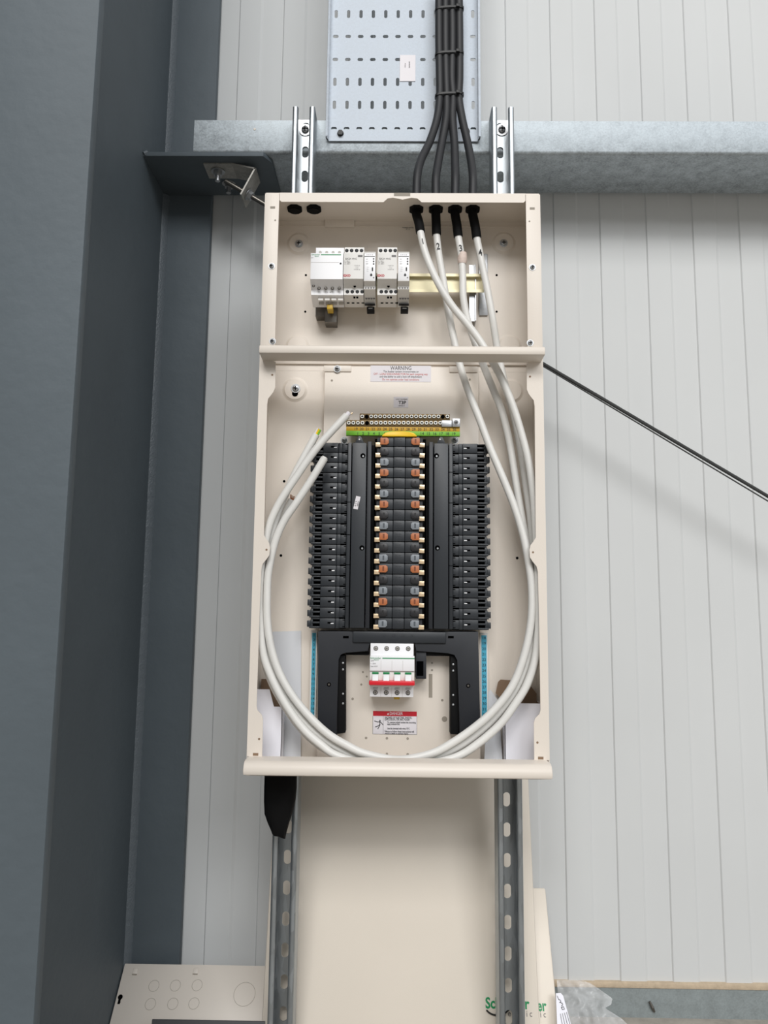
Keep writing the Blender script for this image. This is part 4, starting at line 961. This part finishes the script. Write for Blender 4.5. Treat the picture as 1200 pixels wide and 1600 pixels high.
# ------------------------------------------------------------------ leaning covers
def cover(name, label, x0, x1, zb, yb, zt, yt, depth, mt, grp):
    """a shallow tray leaning back: front face runs from (yb, zb) up to (yt, zt)."""
    g = thing(name, label, 'cover', ((x0+x1)/2, yb, zb), grp)
    L = math.hypot(zt-zb, yt-yb); ang = math.atan2(yt-yb, zt-zb)
    T = Matrix.Translation((0, yb, zb)) @ Matrix.Rotation(-ang, 4, 'X')
    m1 = MB(); m1.box(x0, x1, 0, depth, 0, L, .0035, T); m1.build('face_panel', mt, g)
    return g, T, ang
SL = .205
def lidY(z): return .150+SL*(z+.63)
z_a = ZF+.001
g1, T1, an1 = cover('enclosure_cover', 'large beige cover leaning behind both struts below the enclosure, printed with the green logo', -.2045, .2405, z_a, lidY(z_a), -.03, lidY(-.03), .012, M['cover'], 'spare beige enclosure covers')
n1 = Vector((0, -math.cos(an1), math.sin(an1))); P1 = Vector((0, lidY(z_a), z_a))+n1*.0003
text('Schneider', .0215, UP(792.5, 1568.5, P1, n1), M['logo'], g1, tilt=-an1, sx=.82, bold=.0006)
text('E l e c t r i c', .0125, UP(806, 1584, P1, n1), M['ink2'], g1, tilt=-an1, sx=.85)
zt2c = Z(843, 1387, .262); zb2c = ZF+.001; sl2 = (.262-.168)/(zt2c-Z(870, 1590, .168)); yb2 = .262-sl2*(zt2c-zb2c)
x2r = X(852.5, 1392, .262)
g2, T2, an2 = cover('enclosure_cover', 'short beige cover wedged behind the large one, its top edge showing on the wall side', x2r-.30, x2r, zb2c, max(yb2, lidY(z_a)+.0135), zt2c, .262, .008, M['cover'], 'spare beige enclosure covers')
n2 = Vector((0, -math.cos(an2), math.sin(an2))); P2 = Vector((0, max(yb2, lidY(z_a)+.0135), zb2c))+n2*.0003
text('Schneider', .0215, UP(820, 1571.5, P2, n2), M['logo'], g2, tilt=-an2, sx=.82, bold=.0006)
text('E l e c t r i c', .0125, UP(828, 1585, P2, n2), M['ink2'], g2, tilt=-an2, sx=.85)
# bent black tie behind the strut, on the cover
tp = [UP(u, v, P1, n1)+n1*.0012 for u, v in ((760, 1578), (765, 1582.5), (772, 1585.5), (780, 1586), (788, 1583), (793, 1579), (797, 1575.5))]
ct_ = MB().tube(spline(tp, 6), .0013, 8).build('bent_tie', M['black']); tag(ct_, 'black bent cable tie lying in a curve on the large cover under the green logo', 'cable tie')

# knocked-out gland plate at lower left, leaning at an angle
Yt = .252; xt = X(195, 1507, Yt)
# find the depth at the lower edge that keeps the same X
lo_, hi_ = .05, .26
for _ in range(40):
    mid = (lo_+hi_)/2
    if X(172, 1598, mid) < xt: hi_ = mid
    else: lo_ = mid
Ybm = (lo_+hi_)/2; zt3 = Z(300, 1507, Yt); zb3 = Z(300, 1598, Ybm)
Lp = math.hypot(zt3-zb3, Yt-Ybm); ap = math.atan2(Yt-Ybm, zt3-zb3)
sd = (Yt-Ybm)/(zt3-zb3); zb4 = ZF+.001; Yb4 = Yt-sd*(zt3-zb4); L4 = math.hypot(zt3-zb4, Yt-Yb4)
gp = thing('gland_plate', 'flat grey-beige plate with ringed knockouts leaning beside the column foot', 'plate', (xt+.1, Yb4, zb4))
Tp = Matrix.Translation((0, Yb4, zb4)) @ Matrix.Rotation(-ap, 4, 'X')
xp1 = X(418, 1550, (Yt+Ybm)/2)+.03
MB().box(xt, xp1, 0, .0022, 0, L4, .001, Tp).build('plate', M['panel2'], gp)
np_ = Vector((0, -math.cos(ap), math.sin(ap))); Pp = Vector((0, Yb4, zb4))
def ringp(c, r, w=.0006):
    mb = MB(); a_ = Vector((1, 0, 0)); b_ = np_.cross(a_).normalized(); n = 36
    I = [mb.bm.verts.new(c+np_*.0002+(a_*math.cos(2*math.pi*i/n)+b_*math.sin(2*math.pi*i/n))*(r-w)) for i in range(n)]
    O = [mb.bm.verts.new(c+np_*.0002+(a_*math.cos(2*math.pi*i/n)+b_*math.sin(2*math.pi*i/n))*r) for i in range(n)]
    for i in range(n): mb.bm.faces.new([O[i], O[(i+1) % n], I[(i+1) % n], I[i]])
    mb.build('knockout', M['kout'], gp)
def plp(u, v): return UP(u, v, Pp, np_)
for u, v in ((240.5, 1540.5), (274, 1540), (308, 1539.5), (235, 1569), (270, 1568.5), (303, 1568)):
    ringp(plp(u, v), .0090)
ringp(plp(382, 1553.5), .0185)
for u, v in ((211.5, 1517.5), (306, 1517)):
    c = plp(u, v); mb = MB(); mb.box(-.0042, .0042, -.0010, 0, -.0045, .0045, .0008, Matrix.Translation(c) @ Matrix.Rotation(-ap, 4, 'X')); mb.mi = 1; mb.box(-.0042, .0042, -.0012, -.0001, -.0062, -.0047, 0, Matrix.Translation(c) @ Matrix.Rotation(-ap, 4, 'X')); mb.build('clip', [M['panel2'], M['kout']], gp)
c = plp(188, 1558); mb = MB(); TT = Matrix.Translation(c+np_*.0001) @ Matrix.Rotation(-ap, 4, 'X')
mb.cyl(c-np_*.0002, np_, .0040, .0005, 20); c2 = plp(186.5, 1566); mb.cyl(c2-np_*.0002, np_, .0020, .0005, 14); mb.box(-.002, .002, -.0005, 0, -.0105, 0, 0, TT); mb.build('keyhole', M['hole'], gp)
# dark steel offcut in front of the plate
ys = .10; x0s, x1s = X(237, 1598, ys), X(414, 1598, ys)
of = MB().box(x0s, x1s, ys, ys+.004, ZF, Z(320, 1595.5, ys), .0005).build('steel_offcut', M['slate'])
tag(of, 'dark grey steel offcut on the floor in front of the ringed plate', 'offcut')

# ------------------------------------------------------------------ polythene bag and label
pc = [(868, 1532), (912, 1532), (935, 1545), (958, 1561), (956, 1572), (944, 1573), (972, 1592), (990, 1612), (996, 1635), (868, 1635)]
NU, NV = 56, 40
def edge(t):   # right-hand outline as a function of height 0..1
    ys_ = [(1531, 906), (1536, 922), (1545, 936), (1553, 947), (1560, 957), (1570, 955), (1575, 945), (1583, 958), (1592, 972), (1605, 985), (1640, 1002)]
    v = 1531+t*(1640-1531)
    for (a, ua), (b, ub_) in zip(ys_, ys_[1:]):
        if v <= b: return v, ua+(ub_-ua)*(v-a)/(b-a)
    return v, ys_[-1][1]
def bagsheet(off, seed):
    mb = MB(); G = []
    for j in range(NV+1):
        v, ur = edge(j/NV); row = []
        for i in range(NU+1):
            s = i/NU; ul_ = 870+(v-1531)*.075; u = ul_+(ur-ul_)*s
            yb_ = .250-.085*(j/NV)+off
            nz = noise.noise(Vector((u*.035, v*.035, seed)))*.013+noise.noise(Vector((u*.1, v*.1, seed+5)))*.009
            nz += .006*math.sin(u*.12+v*.05+seed)
            p = U(u, v, yb_+nz-.01*s); p.z = max(p.z, ZF+.001); row.append(mb.bm.verts.new(p))
        G.append(row)
    for j in range(NV):
        for i in range(NU): mb.bm.faces.new([G[j][i], G[j][i+1], G[j+1][i+1], G[j+1][i]])
    return mb
pb = thing('polythene_bag', 'crumpled clear polythene bag on the floor beside the short cover', 'bag', U(915, 1600, .20))
bagsheet(0, 1.3).build('back_film', M['poly'], pb, angle=3); bagsheet(-.018, 7.7).build('front_film', M['poly'], pb, angle=3)
yl = .150
ls = sheet('paper_label', [U(868.5, 1552, yl+.02), U(876, 1551.5, yl+.02), U(880, 1556, yl+.018), U(903, 1640, yl-.02), U(872, 1640, yl-.02)], 'card', None, .0004)
for v_ in list(ls.data.vertices): v_.co.z = max(v_.co.z, ZF)
tag(ls, 'white printed paper label in front of the clear polythene bag', 'label')
for s_, u, v in ((')', 875.5, 1567), (')', 877.5, 1570.5), ('\u25a0', 879.5, 1575)):
    nrm_a, nrm_b = U(868.5, 1552, yl+.02), U(872, 1640, yl-.02)
def lbl(u, v):
    A_, B_, C_ = U(868.5, 1552, yl+.02), U(876, 1551.5, yl+.02), U(872, 1640, yl-.02); n_ = (B_-A_).cross(C_-A_).normalized()
    if n_.y > 0: n_ = -n_
    return UP(u, v, A_, n_)+n_*.0008
mb = MB()
for cu, cv_ in ((874, 1564), (877, 1569)):
    mb.tube([lbl(cu+a_, cv_+b_) for a_, b_ in ((-1.5, -2.5), (1.6, -1.2), (2.2, 1), (.2, 2.8))], .0005, 6)
mb.tube([lbl(870.5, 1556), lbl(872.5, 1561)], .0004, 6)
mb.tube([lbl(a_, b_) for a_, b_ in ((877, 1574), (880.5, 1573), (882, 1577), (878.5, 1577.5), (877, 1574))], .0005, 6)
for k_ in range(4): mb.tube([lbl(875.5+k_*3.2, 1584-k_*.8), lbl(879+k_*4.2, 1604)], .00035, 5)
mb.build('printing', M['ink'], ls)
